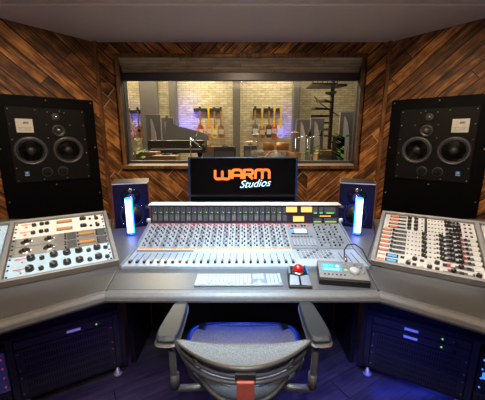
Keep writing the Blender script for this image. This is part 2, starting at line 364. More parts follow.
def rail(px0,px1,z,label):
    a,b=gx(px0),gx(px1); tag(MB().box(((a+b)/2,10.46,z),(b-a,.07,.11)).build('guitar_rail',INK),label,'guitar rail','dark rails the guitars hang from')
rail(194,220,2.36,'dark wall rail over the guitars left of the middle pillar'); rail(253,281,2.36,'dark wall rail over the guitars right of the middle pillar'); rail(128,143,2.30,'dark wall rail at the far left of the window')
for px,m,l,nk in ((201,RED,'red guitar, leftmost below the rail left of the middle pillar',None),(209,PNK,'salmon guitar with yellow headstock beside the red guitar',YEL),(215,YEL,'bright yellow guitar left of the middle pillar',None),(221,BRN,'brown guitar, rightmost below the rail left of the middle pillar',None),
    (255,BLU,'blue guitar, leftmost right of the middle pillar',None),(262,SUN,'sunburst guitar with yellow headstock between blue and dark guitars',YEL),(268.5,BLK,'dark grey guitar in the middle of the right-hand rail',None),(274,RED,'red guitar on the right-hand rail beside the cream one',YEL),(280,CRM,'cream guitar at the right end of the right-hand rail',YEL)):
    guitar(gx(px),1.62,m,l,False,nk)
guitar(gx(131),1.58,SUN,'sunburst acoustic guitar, outermost at the left of the window',True); guitar(gx(140.5),1.58,BRN,'brown acoustic guitar beside the left dark pillar',True)
# grand piano
PXc=gx(182,7.6)
t=thing('grand_piano','dark grand piano with raised lid beyond the window, left of centre','piano',T(PXc,7.6,LZ))
def pcurve(): return [(-.72,-.55),(.62,-.55),(.66,-.2),(.45,.1),(.3,.4),(-.1,.6),(-.55,.58),(-.72,.4)]
MB().prism(pcurve(),.60,.90).build('piano_case',PIANO,t,bevel=.01)
lp=[(-.52,0),(.66,0),(.62,.14),(.40,.24),(.10,.32),(-.22,.40),(-.38,.50),(-.46,.66),(-.52,.70)]
b=MB(); b.M=T(0,.30,.90)@Rx(-18); b.add([(x,0,z) for x,z in lp]+[(x,.025,z) for x,z in lp],[tuple(range(9)),tuple(range(17,8,-1))]+[(i,9+i,9+(i+1)%9,(i+1)%9) for i in range(9)])
b.build('piano_lid',mat('grey_sheen_lid',(.30,.28,.27),.35),t)
for a,b_ in ((-.6,-.4),(.5,-.4),(-.3,.4)): MB().lathe([(.05,0),(.05,.1),(.035,.15),(.06,.60)],(a,b_,0)).build('leg',PIANO,t)
MB().box((0,-.64,.66),(1.25,.2,.06)).build('keyboard_shelf',PIANO,t); MB().box((0,-.66,.70),(1.2,.14,.02)).build('keys',PLATE,t)
MB().tube([(.35,-.3,.90),(.40,.2,1.15)],.012).build('lid_prop',PIANO,t)

# wooden cases, amps, bench
def case(x,y,z,w,d,h,m,name,label,cat,grille=None):
    t=thing(name,label,cat,T(x,y,z)); MB().box((0,0,h/2),(w,d,h)).build('case_body',m,t,bevel=.01)
    if grille: MB().box((0,-d/2-.008,h*.45),(w*.86,.016,h*.74)).build('grille_cloth',grille,t)
    MB().box((0,-.0,h+.012),(w*.3,.04,.024)).build('handle',INK,t)
    return t
case(gx(146,6.62),6.62,LZ,.50,.4,.66,CARC,'storage_case','brown wooden case beside the plant at the left','case',GOBO)
case(gx(165,6.2),6.2,LZ,.5,.4,.60,CARC,'storage_case','brown wooden case in front of the piano','case',GOBO)
case(gx(250,8.3),8.3,LZ,.36,.35,.76,DGREY,'guitar_amplifier','grey green amplifier right of the middle pillar','amplifier',AMPG)
case(gx(225,8.5),8.5,LZ,.62,.35,.72,mat('dark_amp_vinyl',(.05,.05,.055),.6),'guitar_amplifier','dark wide amplifier left of the middle pillar','amplifier',DGREY)
case(gx(209,8.9),8.9,LZ,.4,.3,.72,CARC,'guitar_amplifier','small brown amplifier below the yellow guitar','amplifier',GOBO)
case(gx(339,6.9),6.9,LZ,.20,.3,1.0,BLACK,'floor_monitor_speaker','tall black loudspeaker right of the stair','speaker',BAFFLE)
case(gx(325,7.4),7.4,LZ,.42,.4,.66,CARC,'storage_case','brown leather case below the stair','case',DGREY)
# drum kit
t=thing('drum_kit','amber drum kit with brass cymbals below the cream guitar','drum kit',T(gx(276,8.0),8.0,LZ))
MB().lathe([(.30,-.2),(.30,.2)],(0,0,.32),'y',24).build('bass_drum',DRUM,t); MB().lathe([(.28,-.212),(.28,-.2)],(0,0,.32),'y',24).build('drum_head',PLATE,t)
for x,z,r in ((-.2,.74,.15),(.18,.74,.17)): MB().lathe([(r,-.1),(r,.1)],(x,-.05,z)).build('tom_drum',DRUM,t)
MB().lathe([(.2,0),(.2,.28)],(.48,-.1,.3)).build('floor_tom',DRUM,t); MB().lathe([(.17,0),(.17,.14)],(-.5,-.2,.5)).build('snare_drum',PLATE,t)
for x,y,z in ((-.5,.1,1.05),(.55,.1,1.1),(-.68,-.2,.86)):
    MB().lathe([(.22,0),(.06,.02),(.02,.03)],(x,y,z),n=20).build('cymbal',GOLD,t); MB().tube([(x,y,0),(x,y,z)],.012).build('cymbal_stand',CHROME,t)
# microphone stands
for k,(x,y,l) in enumerate(((gx(190,6.0),6.0,'microphone stand in front of the piano'),(gx(296,6.6),6.6,'tilted microphone stand beside the drum kit'),(gx(308,7.0),7.0,'microphone stand nearest the spiral stair'))):
    t=thing('microphone_stand',l,'microphone stand',T(x,y,LZ),'microphone stands in the live room'); MB().tube([(0,0,.02),(0,0,.95)],.012).build('pole',CHROME,t); MB().tube([(0,0,.95),(.28,-.1,.72+.3*(k>0))],.010).build('boom',CHROME,t)
    MB().lathe([(.03,0),(.035,.04),(.02,.14)],(.28,-.1,.70+.3*(k>0))).build('microphone',INK,t)
    for a in (0,2.1,4.2): MB().tube([(0,0,.12),(.26*math.cos(a),.26*math.sin(a),.012)],.010).build('leg',INK,t)
# potted plants
def plant(x,y,z,h,label):
    t=thing('potted_plant',label,'plant',T(x,y,z),'potted plants in the live room'); MB().lathe([(.10,0),(.14,.24),(.15,.25)]).build('pot',POT,t)
    b=MB(); rnd=random.Random(int(x*100))
    for i in range(46):
        a=rnd.uniform(0,2*PI); r=rnd.uniform(.05,.24); zz=.28+rnd.uniform(0,h-.28); p=Vector((r*math.cos(a),r*math.sin(a),zz)); d=Vector((math.cos(a),math.sin(a),.5)).normalized()*.11; s=Vector((-math.sin(a),math.cos(a),0))*.035
        b.add([p,p+d*.5+s,p+d,p+d*.5-s],[(0,1,2,3)])
    tag(b.build('foliage',PLANT,t,solid=.003)); MB().tube([(0,0,.2),(0,0,h*.8)],.012).build('stem',POT,t)
plant(gx(133,5.7),5.7,LZ,.92,'leafy green potted plant at the left bottom of the window'); plant(gx(348,5.8),5.8,LZ,1.0,'bright green potted plant at the right bottom of the window'); plant(gx(312,6.0),6.0,LZ,.78,'dark small potted plant below the microphone stands')
# spiral staircase
t=thing('spiral_staircase','dark steel spiral staircase against the brown stone wall','staircase',T(gx(330,9.3),9.3,LZ))
MB().tube([(0,0,0),(0,0,3.6)],.06,12).build('centre_pole',STAIR,t)
for i in range(12):
    a0=-.9+i*.5; a1=a0+.5; z=.2+i*.2
    MB().prism([(.05*math.cos(a0),.05*math.sin(a0)),(.62*math.cos(a0),.62*math.sin(a0)),(.62*math.cos(a1),.62*math.sin(a1))],z,z+.06).build('tread',STAIR,t)
MB().tube([(.62*math.cos(-.9+i*.25),.62*math.sin(-.9+i*.25),.95+i*.1) for i in range(14)],.02,6).build('handrail',STAIR,t)
MB().box((-.35,0,2.50),(.75,.8,.05)).build('landing',STAIR,t)
rl=MB()
for i in range(6): rl.box((-.7+i*.14,-.4,2.74),(.025,.02,.46))
rl.box((-.35,-.4,2.96),(.75,.03,.03)).box((-.35,-.4,2.74),(.75,.02,.02)); rl.build('landing_rail',STAIR,t)

# ------------------------------------------------------------------ soffit loudspeakers
def soffit(s):
    side='left' if s<0 else 'right'
    F=wall_frame(s)@T(s*.475,-.012,1.19)
    t=thing('wall_loudspeaker','large black %s-hand wall loudspeaker with two woofers and white plate'%side,'speaker',F,'pair of wall loudspeakers')
    MB().box((0,0,0),(.80,.024,1.16)).build('mounting_panel',BLACK,t,bevel=.002)
    MB().box((0,-.017,.147),(.61,.012,.665)).build('baffle',BAFFLE,t,bevel=.002)
    fl=-1 if s>0 else 1      # local x sign: tweeters sit towards the room centre
    # coordinates in baffle: measured for the left one
    bx,bz=-.305,.147+.3325; y=-.023
    def pos(u,v): return (fl*(bx+u*.61),y,bz-v*.665)
    def woofer(u,v):
        x,yy,z=pos(u,v); w=MB().lathe([(.130,.004),(.128,-.010),(.112,-.014),(.106,-.008)],(x,yy,z),'y',36).build('woofer',RING,t)
        MB().lathe([(.107,-.009),(.100,-.015),(.092,-.007)],(x,yy,z),'y',36).build('surround',RUBBER,w)
        MB().lathe([(.094,-.008),(.040,-.004+.002)],(x,yy,z),'y',36).lathe([(.093,-.009),(.045,-.0015),(.03,-.001)],(x,yy,z),'y',36).build('cone',CONE,w)
        MB().lathe([(.040,-.004),(.034,-.014),(.018,-.021),(.004,-.023)],(x,yy,z),'y',24).build('dust_cap',RUBBER,w)
    woofer(.235,.575); woofer(.72,.575)
    x,yy,z=pos(.62,.30); m=MB().lathe([(.058,.004),(.058,-.006),(.052,-.008)],(x,yy,z),'y',28).build('midrange_driver',RUBBER,t)
    MB().lathe([(.032,-.007),(.028,-.018),(.015,-.026),(.003,-.028)],(x,yy,z),'y',24).build('dome',CONE,m)
    MB().lathe([(.050,-.0085),(.046,-.012),(.042,-.0085)],(x,yy,z),'y',28).build('rim',RING,m)
    x,yy,z=pos(.60,.115); m=MB().lathe([(.036,.004),(.036,-.006),(.03,-.007)],(x,yy,z),'y',24).build('tweeter',RUBBER,t)
    MB().lathe([(.011,-.0075),(.008,-.013),(.002,-.015)],(x,yy,z),'y',16).build('dome',CHROME,m)
    for u in (.40,.61):
        x,yy,z=pos(u,.87); MB().lathe([(.044,.003),(.044,-.003),(.038,-.004)],(x,yy,z),'y',24).build('bass_port',RING,t); MB().lathe([(.038,-.003),(.037,-.0055)],(x,yy,z),'y',24).build('port_opening',HOLE,t)
    x,yy,z=pos(.20,.24); pl=MB().box((x,yy-.003,z),(.125,.006,.118)).build('badge_plate',PLATE,t,bevel=.002)
    text_mesh('atc',.034,T(x+.01,yy-.0075,z+.028)@Rx(90),'badge_lettering',INK,pl,shear=.3,bold=.001)
    MB().box((x,yy-.007,z-.015),(.095,.002,.003)).box((x-.035,yy-.007,z-.028),(.016,.002,.006)).box((x+.015,yy-.007,z-.028),(.05,.002,.003)).box((x,yy-.007,z-.042),(.09,.002,.002)).build('badge_small_print',GREYINK,pl)
    x,yy,z=pos(.145,.87); b=MB().box((x,yy-.004,z),(.034,.006,.030)).build('blue_badge',BLUEB,t); MB().box((x,yy-.0075,z+.002),(.016,.002,.010)).box((x,yy-.004,z-.021),(.034,.003,.006)).build('badge_mark',PLATE,b)
    sc=MB(); bs=[]
    for u in (.03,.35,.66,.97): bs += [pos(u,.03),pos(u,.97)]
    for v in (.22,.42,.62,.8): bs += [pos(.03,v),pos(.97,v)]
    for du,v in ((.50,.05),(.72,.05),(.47,.22),(.78,.22),(.47,.40),(.80,.40)): bs.append(pos(du,v))
    for q in bs: MB().lathe([(.005,.002),(.005,-.003)],q,'y',8).build('screw',SCREW,t)
    for X in (-.375,0,.375):
        for Z in (.55,.12,-.35):
            if X==0 and Z==.12: continue
            zz=-.225 if (X==0 and Z<0) else Z
            MB().lathe([(.006,.002),(.006,-.004)],(X,-.012,zz),'y',8).build('panel_screw',SCREW,t)
    return t
soffit(-1); soffit(1)

# ------------------------------------------------------------------ desk
DZ=.735
ctr=[(-.61,1.19),(.61,1.19),(.655,1.44),(.95,1.98),(1.10,2.38),(-1.10,2.38),(-.95,1.98),(-.655,1.44)]
t=thing('studio_desk','wide grey centre desktop with padded edge, carrying the console','desk',T(0,1.19,0))
MI=T(0,-1.19,0)
b=MB(); b.M=MI; b.prism(ctr,DZ-.04,DZ); b.build('desktop',DESK,t,bevel=.003)
b=MB(); b.M=MI; b.extx([(1.189,DZ+.001),(1.165,DZ-.001),(1.150,DZ-.012),(1.147,DZ-.030),(1.155,DZ-.045),(1.189,DZ-.047)],-.607,.607); b.build('padded_edge',BOLST,t,bevel=.006,seg=3)
b=MB(); b.M=MI; b.box((0,1.95,.35),(1.35,.03,.69)); b.build('modesty_panel',CAB,t)
for sx in (-1,1):
    b=MB(); b.M=MI; b.box((sx*.695,1.76,.346),(.03,.33,.692)); b.build('side_panel',CAB,t)
for s in (-1,1):
    side='left' if s<0 else 'right'
    poly=[(.613,1.19),(1.38,.63),(2.15,1.45),(2.26,2.36),(1.105,2.36),(.954,1.98),(.658,1.44)]
    if s<0: P=[(-x,y) for x,y in poly]
    else: P=poly
    P=P if s<0 else P
    t=thing('side_desk','angled grey %s-hand desk wing carrying the %s'%(side,'cream and blue outboard rack' if s<0 else 'silver outboard rack full of small knobs'),'desk',T(s*.613,1.19,0))
    MI2=T(-s*.613,-1.19,0)
    area=sum(P[i][0]*P[(i+1)%len(P)][1]-P[(i+1)%len(P)][0]*P[i][1] for i in range(len(P)))
    if area<0: P=P[::-1]
    b=MB(); b.M=MI2; b.prism(P,DZ-.04,DZ); b.build('desktop',DESK,t,bevel=.003)
    # bolster along its front edge
    A=Vector((s*.613,1.19)); B=Vector((s*1.38,.63)); d=(B-A).normalized(); n=Vector((-d.y,d.x));
    if n.y>0: n=-n
    b=MB(); b.M=MI2; prof=[(0.001,DZ+.001),(.024,DZ-.001),(.039,DZ-.012),(.042,DZ-.030),(.034,DZ-.045),(.001,DZ-.047)]
    A2=A+d*.004; vs=[]
    for q in (A2,B):
        for o_,z in prof:
            k=d*(-.012*o_/.04) if q is A2 else d*0
            pnt=q+n*o_+k; vs.append((pnt.x,pnt.y,z))
    m_=len(prof); fs=[tuple(range(m_)),tuple(range(2*m_-1,m_-1,-1))]+[(i,m_+i,m_+(i+1)%m_,(i+1)%m_) for i in range(m_)]
    b.add(vs,fs); b.build('padded_edge',BOLST,t,bevel=.005,seg=3)

# ------------------------------------------------------------------ knobs shared meshes
def knob_mesh(r,h,name='knob',m=KNOB,line=True,skirt=None):
    b=MB()
    if skirt: b.lathe([(skirt,0),(skirt,.002),(r,.004)],n=20,mi=2)
    b.lathe([(r,0 if not skirt else .003),(r*.93,h*.85),(r*.80,h)],n=14)
    if line: b.box((0,r*.42,h+.0004),(r*.22,r*.8,.0008),1)
    o=b.build(name,[m,PLATE,CHROME]); me=o.data; bpy.data.objects.remove(o); return me
K_BIG=knob_mesh(.0190,.022); K_MID=knob_mesh(.0122,.015); K_SM=knob_mesh(.0075,.010); K_TINY=knob_mesh(.0052,.008)
K_CHR=knob_mesh(.012,.018,m=KNOB,skirt=.028); K_RED=knob_mesh(.0055,.009,m=REDINK); K_SIL=knob_mesh(.0075,.010,m=ALU)
def kn(me,parent,x,y,z,rz=0,name='knob'):
    o=bpy.data.objects.new(name,me); C.objects.link(o); o.parent=parent; o.location=(x,y,z); o.rotation_euler=(0,0,rz); return o
rk=random.Random(3)

# ------------------------------------------------------------------ outboard racks on the desk wings
RW,RH=.466,.512
def rack_matrix(s):
    yaw=30*(-s); t=math.radians(74)
    u=Vector((math.cos(math.radians(yaw)),math.sin(math.radians(yaw)),0)); n=Vector((-u.y,u.x,0)); v=n*math.sin(t)+Vector((0,0,1))*math.cos(t); w=u.cross(v)
    return Matrix(((u.x,v.x,w.x,s*1.025+.012),(u.y,v.y,w.y,1.545),(u.z,v.z,w.z,.835),(0,0,0,1)))
def rack_housing(s):
    M=rack_matrix(s); side='left' if s<0 else 'right'
    t=thing('rack_housing','grey framed sloping %s-hand rack housing set on the desk wing'%side,'rack',M)
    fr=.020
    b=MB()
    X0,X1,Y0,Y1=-RW/2-.004,RW/2+.004,-RH/2-.004,RH/2+.004
    b.box(((X0+X1)/2,Y0-fr/2,-.004),(X1-X0+2*fr,fr,.034)); b.box(((X0+X1)/2,Y1+fr/2,-.004),(X1-X0+2*fr,fr,.034))
    b.box((X0-fr/2,0,-.004),(fr,Y1-Y0,.034)); b.box((X1+fr/2,0,-.004),(fr,Y1-Y0,.034))
    b.build('rack_frame',FRAMEG,t,bevel=.003)
    # wedge under it
    Mi=M.inverted(); cs=[(X0-fr,Y0-fr),(X1+fr,Y0-fr),(X1+fr,Y1+fr),(X0-fr,Y1+fr)]
    top=[Vector((x,y,-.0225)) for x,y in cs]; bot=[]
    for q in top:
        w=M@q; bot.append(Mi@Vector((w.x,w.y,DZ+.001)))
    MB().add(top+bot,[(0,1,2,3),(7,6,5,4),(0,4,5,1),(1,5,6,2),(2,6,7,3),(3,7,4,0)]).build('wedge_base',FRAMEG,t)
    # outer bay of the same housing (seen at the picture edge)
    Xo=s*(RW+.03+fr*1)
    b=MB(); xo0=s*(RW/2+.004+fr); xo1=xo0+s*.30
    a,c=min(xo0,xo1),max(xo0,xo1); w=c-a; mx=(a+c)/2
    b.box((mx,Y0-fr/2,-.004),(w,fr,.034)).box((mx,Y1+fr/2,-.004),(w,fr,.034)); b.build('outer_frame',FRAMEG,t,bevel=.003)
    top=[Vector((x,y,-.0225)) for x,y in ((a,Y0-fr),(c,Y0-fr),(c,Y1+fr),(a,Y1+fr))]; bot=[]
    for q in top:
        w_=M@q; bot.append(Mi@Vector((w_.x,w_.y,DZ+.001)))
    MB().add(top+bot,[(0,1,2,3),(7,6,5,4),(0,4,5,1),(1,5,6,2),(2,6,7,3),(3,7,4,0)]).build('outer_wedge',FRAMEG,t)
    return t,(xo0,xo1)
def plate(t,w,h,m,name='faceplate',cx=0): return MB().box((cx,0,-.010),(w,h-.0016,.019)).build(name,m,t,bevel=.001)
Lrows=6; hL=RH/Lrows
for s in (-1,1):
    tH,(xo0,xo1)=rack_housing(s)
    M=rack_matrix(s)
    # neighbours in the outer bay
    lab={-1:['pale blue rack unit at the left picture edge, upper','pale blue rack unit at the left picture edge, lower'],1:['silver rack unit at the right picture edge, upper','silver rack unit at the right picture edge, lower']}[s]
    for k in range(2):
        y=(.5-k)*RH/2; x=(xo0+xo1)/2
        t=thing('rack_unit',lab[k],'rack unit',M@T(x,y,0))
        plate(t,.28,RH/2,PALEB if s<0 else SILV)
        for i in range(3):
            for j in range(4): kn(K_MID if s<0 else K_SM,t,-s*(.10-.06*i),(j-1.5)*.05,0,rk.uniform(-2,2))
# left rack: three pairs
U=lambda u:(u-.5)*RW
left_spec=[('cream',0,'cream rack unit with amber meter, topmost of the left rack'),('cream',1,'cream rack unit with amber meter, second from top of the left rack'),
 ('grey',2,'grey steel rack unit with two chrome knobs, upper of its pair'),('grey',3,'grey steel rack unit with two chrome knobs, lower of its pair'),
 ('blue',4,'pale blue rack unit with big black knobs, upper of its pair'),('blue',5,'pale blue rack unit with big black knobs, nearest the desk edge')]
ML=rack_matrix(-1)
for kind,row,label in left_spec:
    y=RH/2-(row+.5)*hL; t=thing('outboard_rack_unit',label,'rack unit',ML@T(0,y,0),'two-unit processors in the left rack')
    plate(t,RW-.002,hL,{'cream':CREAM,'grey':STEEL,'blue':PALEB}[kind])
    for u in (.02,.98):
        for v in (-.3,.3): kn(K_TINY,t,U(u),v*hL,-.003,0,'mounting_screw')
    if kind!='grey': MB().box((U(.12),.020,.0003),(.055,.0055,.0006)).box((U(.10),.010,.0003),(.03,.002,.0006)).build('red_lettering',REDINK,t)
    if kind=='cream':
        kn(K_MID,t,U(.20),-.004,0,.4); MB().box((U(.12),-.014,.002),(.012,.012,.004)).build('button',ORANGE,t)
        for du in (-.022,.022): kn(K_MID,t,U(.31)+du*.6,0,0,du*30)
        m=MB().box((U(.53),0,.003),(.082,.030,.006)).build('meter_frame',CARC,t,bevel=.001); MB().box((U(.53),0,.0065),(.070,.013,.001)).build('meter_window',AMBERD,m)
        kn(K_MID,t,U(.73),.004,0,-.6); kn(K_MID,t,U(.76),.004,0,-.6); kn(K_SM,t,U(.83),-.004,0,.2); kn(K_SM,t,U(.90),.018,0,1.2); kn(K_MID,t,U(.91),-.010,0,0)
    if kind=='grey':
        MB().box((U(.235),0,.0004),(.17,hL*.9,.0008)).build('light_inlay',mat('light_steel_inlay',(.46,.46,.42),.3,.3) if row==2 else bpy.data.materials['light_steel_inlay'],t)
        kn(K_CHR,t,U(.145),.0,.001,.8); kn(K_CHR,t,U(.37),.0,.001,-.8)
        for v in (.026,.002,-.024): kn(K_TINY,t,U(.535),v,0,0)
        for v in (.018,-.018): kn(K_TINY,t,U(.67),v,0,0)
        m=MB().box((U(.765),0,.003),(.085,.030,.006)).build('meter_frame',mat('tan_meter_frame',(.38,.25,.12),.5) if row==2 else bpy.data.materials['tan_meter_frame'],t); MB().box((U(.765),0,.0065),(.075,.012,.001)).build('meter_window',AMBERD,m)
        MB().box((U(.60),0,.0004),(.045,hL*.9,.0008)).build('dark_inlay',DGREY,t); MB().box((U(.93),0,.0004),(.045,hL*.9,.0008)).build('dark_inlay',DGREY,t)
        for v in (.02,-.004,-.026): kn(K_TINY,t,U(.88),v,.0008,0)
    if kind=='blue':
        for u,k in ((.21,K_BIG),(.31,K_MID),(.42,K_BIG),(.545,K_BIG),(.665,K_BIG),(.765,K_MID),(.855,K_BIG),(.945,K_MID)): kn(k,t,U(u),.004 if k is K_BIG else -.006,0,rk.uniform(-1.5,1.5))
        MB().lathe([(.004,0),(.004,.003)],(U(.135),-.012,0),n=8).build('red_lamp',REDL,t); MB().lathe([(.004,0),(.004,.003)],(U(.945),-.028,0),n=8).build('red_lamp',REDL,t)
# right rack: twelve slim units
MR=rack_matrix(1); hR=RH/12
ordn=['topmost','second','third','fourth','fifth','sixth','seventh','eighth','ninth','tenth','eleventh','twelfth']
for r in range(12):
    y=RH/2-(r+.5)*hR
    look='silver strip with paired knobs' if r<4 else ('silver strip with red lamps' if r<10 else 'silver strip with blue display')
    pos_='topmost of the right rack' if r==0 else ('lowest of the right rack' if r==11 else '%s from the top of the right rack'%ordn[r])
    t=thing('outboard_rack_strip','%s, %s'%(look,pos_),'rack unit',MR@T(0,y,0),'slim units stacked in the right rack')
    plate(t,RW-.002,hR,SILV)
    def sq(us,w,h,m,name,z=.0022,dy=0):
        for u in us: MB().box((U(u),dy,z/2),(w,h,z)).build(name,m,t)
    MB().box((U(.775),-.002,.0003),((.17 if r<4 else .27)*RW,.026,.0006)).build('dark_inlay',DGREY,t)
    if r<4:
        sq([.035],.018,.022,PLATE,'white_button'); sq([.12],.042,.011,ORANGE,'lit_display')
        MB().box((U(.12),0,.0003),(.056,.024,.0006)).box((U(.215),0,.0003),(.044,.020,.0006)).build('display_surround',INK,t)
        for u in (.30,.375): kn(K_MID,t,U(u),0,0,rk.uniform(-2,2))
        sq([.445,.52,.555,.59,.625,.66],.008,.008,INK,'push_button'); sq([.485],.013,hR*.96,INK,'dark_bar')
        for u in (.71,.745,.79,.83): kn([K_MID,K_SM][rk.random()<.4],t,U(u),rk.uniform(-.004,.004),0,rk.uniform(-2,2))
        sq([.81],.006,.007,REDL,'red_lamp'); sq([.90,.95],.012,.014,INK,'push_button')
    elif r<10:
        sq([.055],.040,.011,ORANGE,'lit_display'); MB().box((U(.055),0,.0003),(.052,.024,.0006)).box((U(.20),0,.0003),(.075,.030,.0006)).build('display_surround',DGREY,t)
        kn(K_SM,t,U(.13),.004,0,0); kn(K_TINY,t,U(.165),-.006,0,0)
        sq([.20,.235,.27,.305,.345,.385,.42],.007,.007,INK,'push_button'); sq([.22],.014,.005,INK,'status_lamp',dy=.006)
        for u in (.465,.64,.735): kn(K_MID,t,U(u),.003,0,rk.uniform(-2,2))
        kn(K_SM,t,U(.485),-.008,0,1); sq([.53,.575],.008,.008,INK,'push_button')
        kn(K_SM,t,U(.665),-.008,0,1); sq([.69],.030,.014,DGREY,'inlay')
        kn(K_MID,t,U(.81),.003,0,1); kn(K_RED,t,U(.84),.002,0,1)
        kn(K_SM,t,U(.88),0,0,1); kn(K_SM,t,U(.70),.005,0,2); kn(K_SM,t,U(.775),-.005,0,0); kn(K_TINY,t,U(.60),.006,0,0); sq([.865],.005,.006,REDL,'red_lamp',dy=-.010); sq([.955],.030,.017,PLATE,'white_button'); sq([.92,.99],.008,.02,INK,'push_button')
    else:
        sq([.045],.036,.011,ORANGE,'lit_display'); sq([.155],.060,.030,INK,'display_surround',.0015); sq([.155],.044,.016,LCDB,'blue_display')
        for i,u in enumerate((.26,.32,.38,.45,.52,.59,.66,.73,.80,.87,.94)):
            if (i+r)%3==0: kn(K_MID,t,U(u),0,0,rk.uniform(-2,2))
            else: sq([u],.018,.017,INK if (i+r)%3==1 else PLATE,'push_button',.004)
        sq([.70],.02,.007,REDL,'red_lamp',dy=.012)

# ------------------------------------------------------------------ mixing console
CX=.015; HW=.640
t=thing('mixing_console','large pale grey mixing console with faders and a meter bridge','mixing console',T(CX,1.395,DZ))
con=t; MI=T(-0,-1.395,-DZ)
y0,y1,y2=1.395,1.630,1.900; z0,z1,z2=.752,.760,.832
b=MB(); b.M=MI; b.extx([(y0,DZ+.001),(y2,DZ+.001),(y2,z2),(y1,z1),(y0,z0)],-HW,HW); b.build('console_body',CONS,t)
for sx in (-1,1):
    b=MB(); b.M=MI; b.extx([(y0-.004,DZ+.001),(y2+.03,DZ+.001),(y2+.03,z2+.012),(y2-.01,z2+.012),(y1,z1+.010),(y0-.004,z0+.008)],sx*(HW+.001),sx*(HW+.011)); b.build('side_cheek',CONS2,t,bevel=.003)
# meter bridge
b=MB(); b.M=MI; b.extx([(y2+.001,DZ+.001),(y2+.075,DZ+.001),(y2+.095,.952),(y2+.024,.952),(y2+.001,z2+.001)],-HW,HW); br=b.build('meter_bridge',BRG,t)
b=MB(); b.M=MI; b.box((0,y2+.055,.9575),(2*HW+.03,.085,.007)); b.build('white_top_rail',CONSW,t,bevel=.002)
b=MB(); b.M=MI; b.box((0,y2-.006,z2+.002),(2*HW-.02,.007,.004)); b.build('red_rear_strip',mat('red_strip',(.55,.10,.10),.5),t)
for sx in (-1,1):
    b=MB(); b.M=MI; b.lathe([(.014,-.012),(.014,.012)],(sx*(HW+.013),y2+.005,z2+.022),'x',12); b.build('end_knob',CONSW,t)
    b=MB(); b.M=MI; b.box((sx*(HW+.024),y2+.05,.942),(.03,.05,.014)); b.build('bracket',CHROME,t)
tb=math.atan2(.023,.12)   # face leans back
MBm=MI@T(0,y2+.001,z2+.002)@Rx(math.degrees(-tb))        # local x,z in face plane, -y outwards
PW=.0385; XS=-HW+.008
for k in range(24):
    x=XS+(k+.5)*PW
    b=MB(); b.M=MBm; b.box((x,-.002,.088),(.027,.004,.040)); m=b.build('meter_module',MODG,t)
    b=MB(); b.M=MBm; b.box((x-.006,-.0045,.092),(.005,.001,.026)).box((x+.006,-.0045,.092),(.005,.001,.026)); b.build('meter_bars',INK,m)
    b=MB(); b.M=MBm; b.box((x+.006,-.0045,.074),(.006,.0012,.006)); b.build('green_lamp',GREEN,m)
    b=MB(); b.M=MBm; b.box((x,-.002,.036),(.027,.004,.042)); m=b.build('display_module',MODG,t)
    b=MB(); b.M=MBm; b.box((x-.006,-.0045,.038),(.009,.001,.026)).box((x+.007,-.0045,.038),(.007,.001,.026)).box((x,-.0045,.058),(.024,.001,.004)); b.build('display_marks',DGREY if k%2 else GREYINK,m)
cs=CX-.015
for X,Z in ((.318,.094),(.420,.094),(.366,.030)):
    b=MB(); b.M=MBm; b.box((X,-.003,Z),(.084,.006,.046)); m=b.build('needle_meter',INK,t,bevel=.001)
    b=MB(); b.M=MBm; b.box((X,-.0065,Z),(.074,.001,.036)); b.build('amber_face',AMBER,m)
for X,w in ((.490,.028),(.530,.028),(.590,.075)):
    b=MB(); b.M=MBm; b.box((X-.01,-.002,.088),(w,.004,.044)); m=b.build('level_module',MODG,t)
    b=MB(); b.M=MBm; b.box((X-.01,-.0045,.070),(w*.7,.001,.007)); b.build('green_lamp',GREEN,m)
b=MB(); b.M=MBm; b.box((.548,-.002,.049),(.075,.004,.006)); b.build('yellow_lamp_row',AMBER,t)
for X,w in ((.495,.055),(.585,.085)):
    b=MB(); b.M=MBm; b.box((X,-.002,.020),(w,.004,.030)); m=b.build('level_module',MODG,t)
    b=MB(); b.M=MBm; b.box((X,-.0045,.010),(w*.9,.001,.007)); b.build('green_lamp',GREEN,m)

sl=math.atan2(z2-z1,y2-y1); LE=math.hypot(z2-z1,y2-y1)
ME=MI@T(0,y1,z1)@Rx(math.degrees(sl))       # local: x, y up the slope, z normal; y in 0..LE
MF=MI@T(0,y0,z0)@Rx(math.degrees(math.atan2(z1-z0,y1-y0)))
def place(o,Mx,x,y,z): 
    o.matrix_local=Mx@T(x,y,z)
K_C=[knob_mesh(.0058,.010,'knob',m,line=True) for m in (KNOB,mat('grey_knob',(.22,.23,.26),.4),mat('red_knob',(.5,.05,.06),.4),ALU,mat('blue_knob',(.08,.14,.35),.4))]
cap=MB().box((0,0,.007),(.013,.024,.012)).box((0,0,.0135),(.013,.0015,.001),1).build('fader_cap',[KNOB,PLATE],bevel=.0012); capme=cap.data
capo=cap
far=MB(); far.M=ME; btn=MB(); btn.M=ME
FP=.0375
rows=[.022,.044,.066,.090,.114,.136,.158,.180,.202,.224,.246,.264]
colpat=[4,1,0,0,1,3,0,1,1,0,2,2]
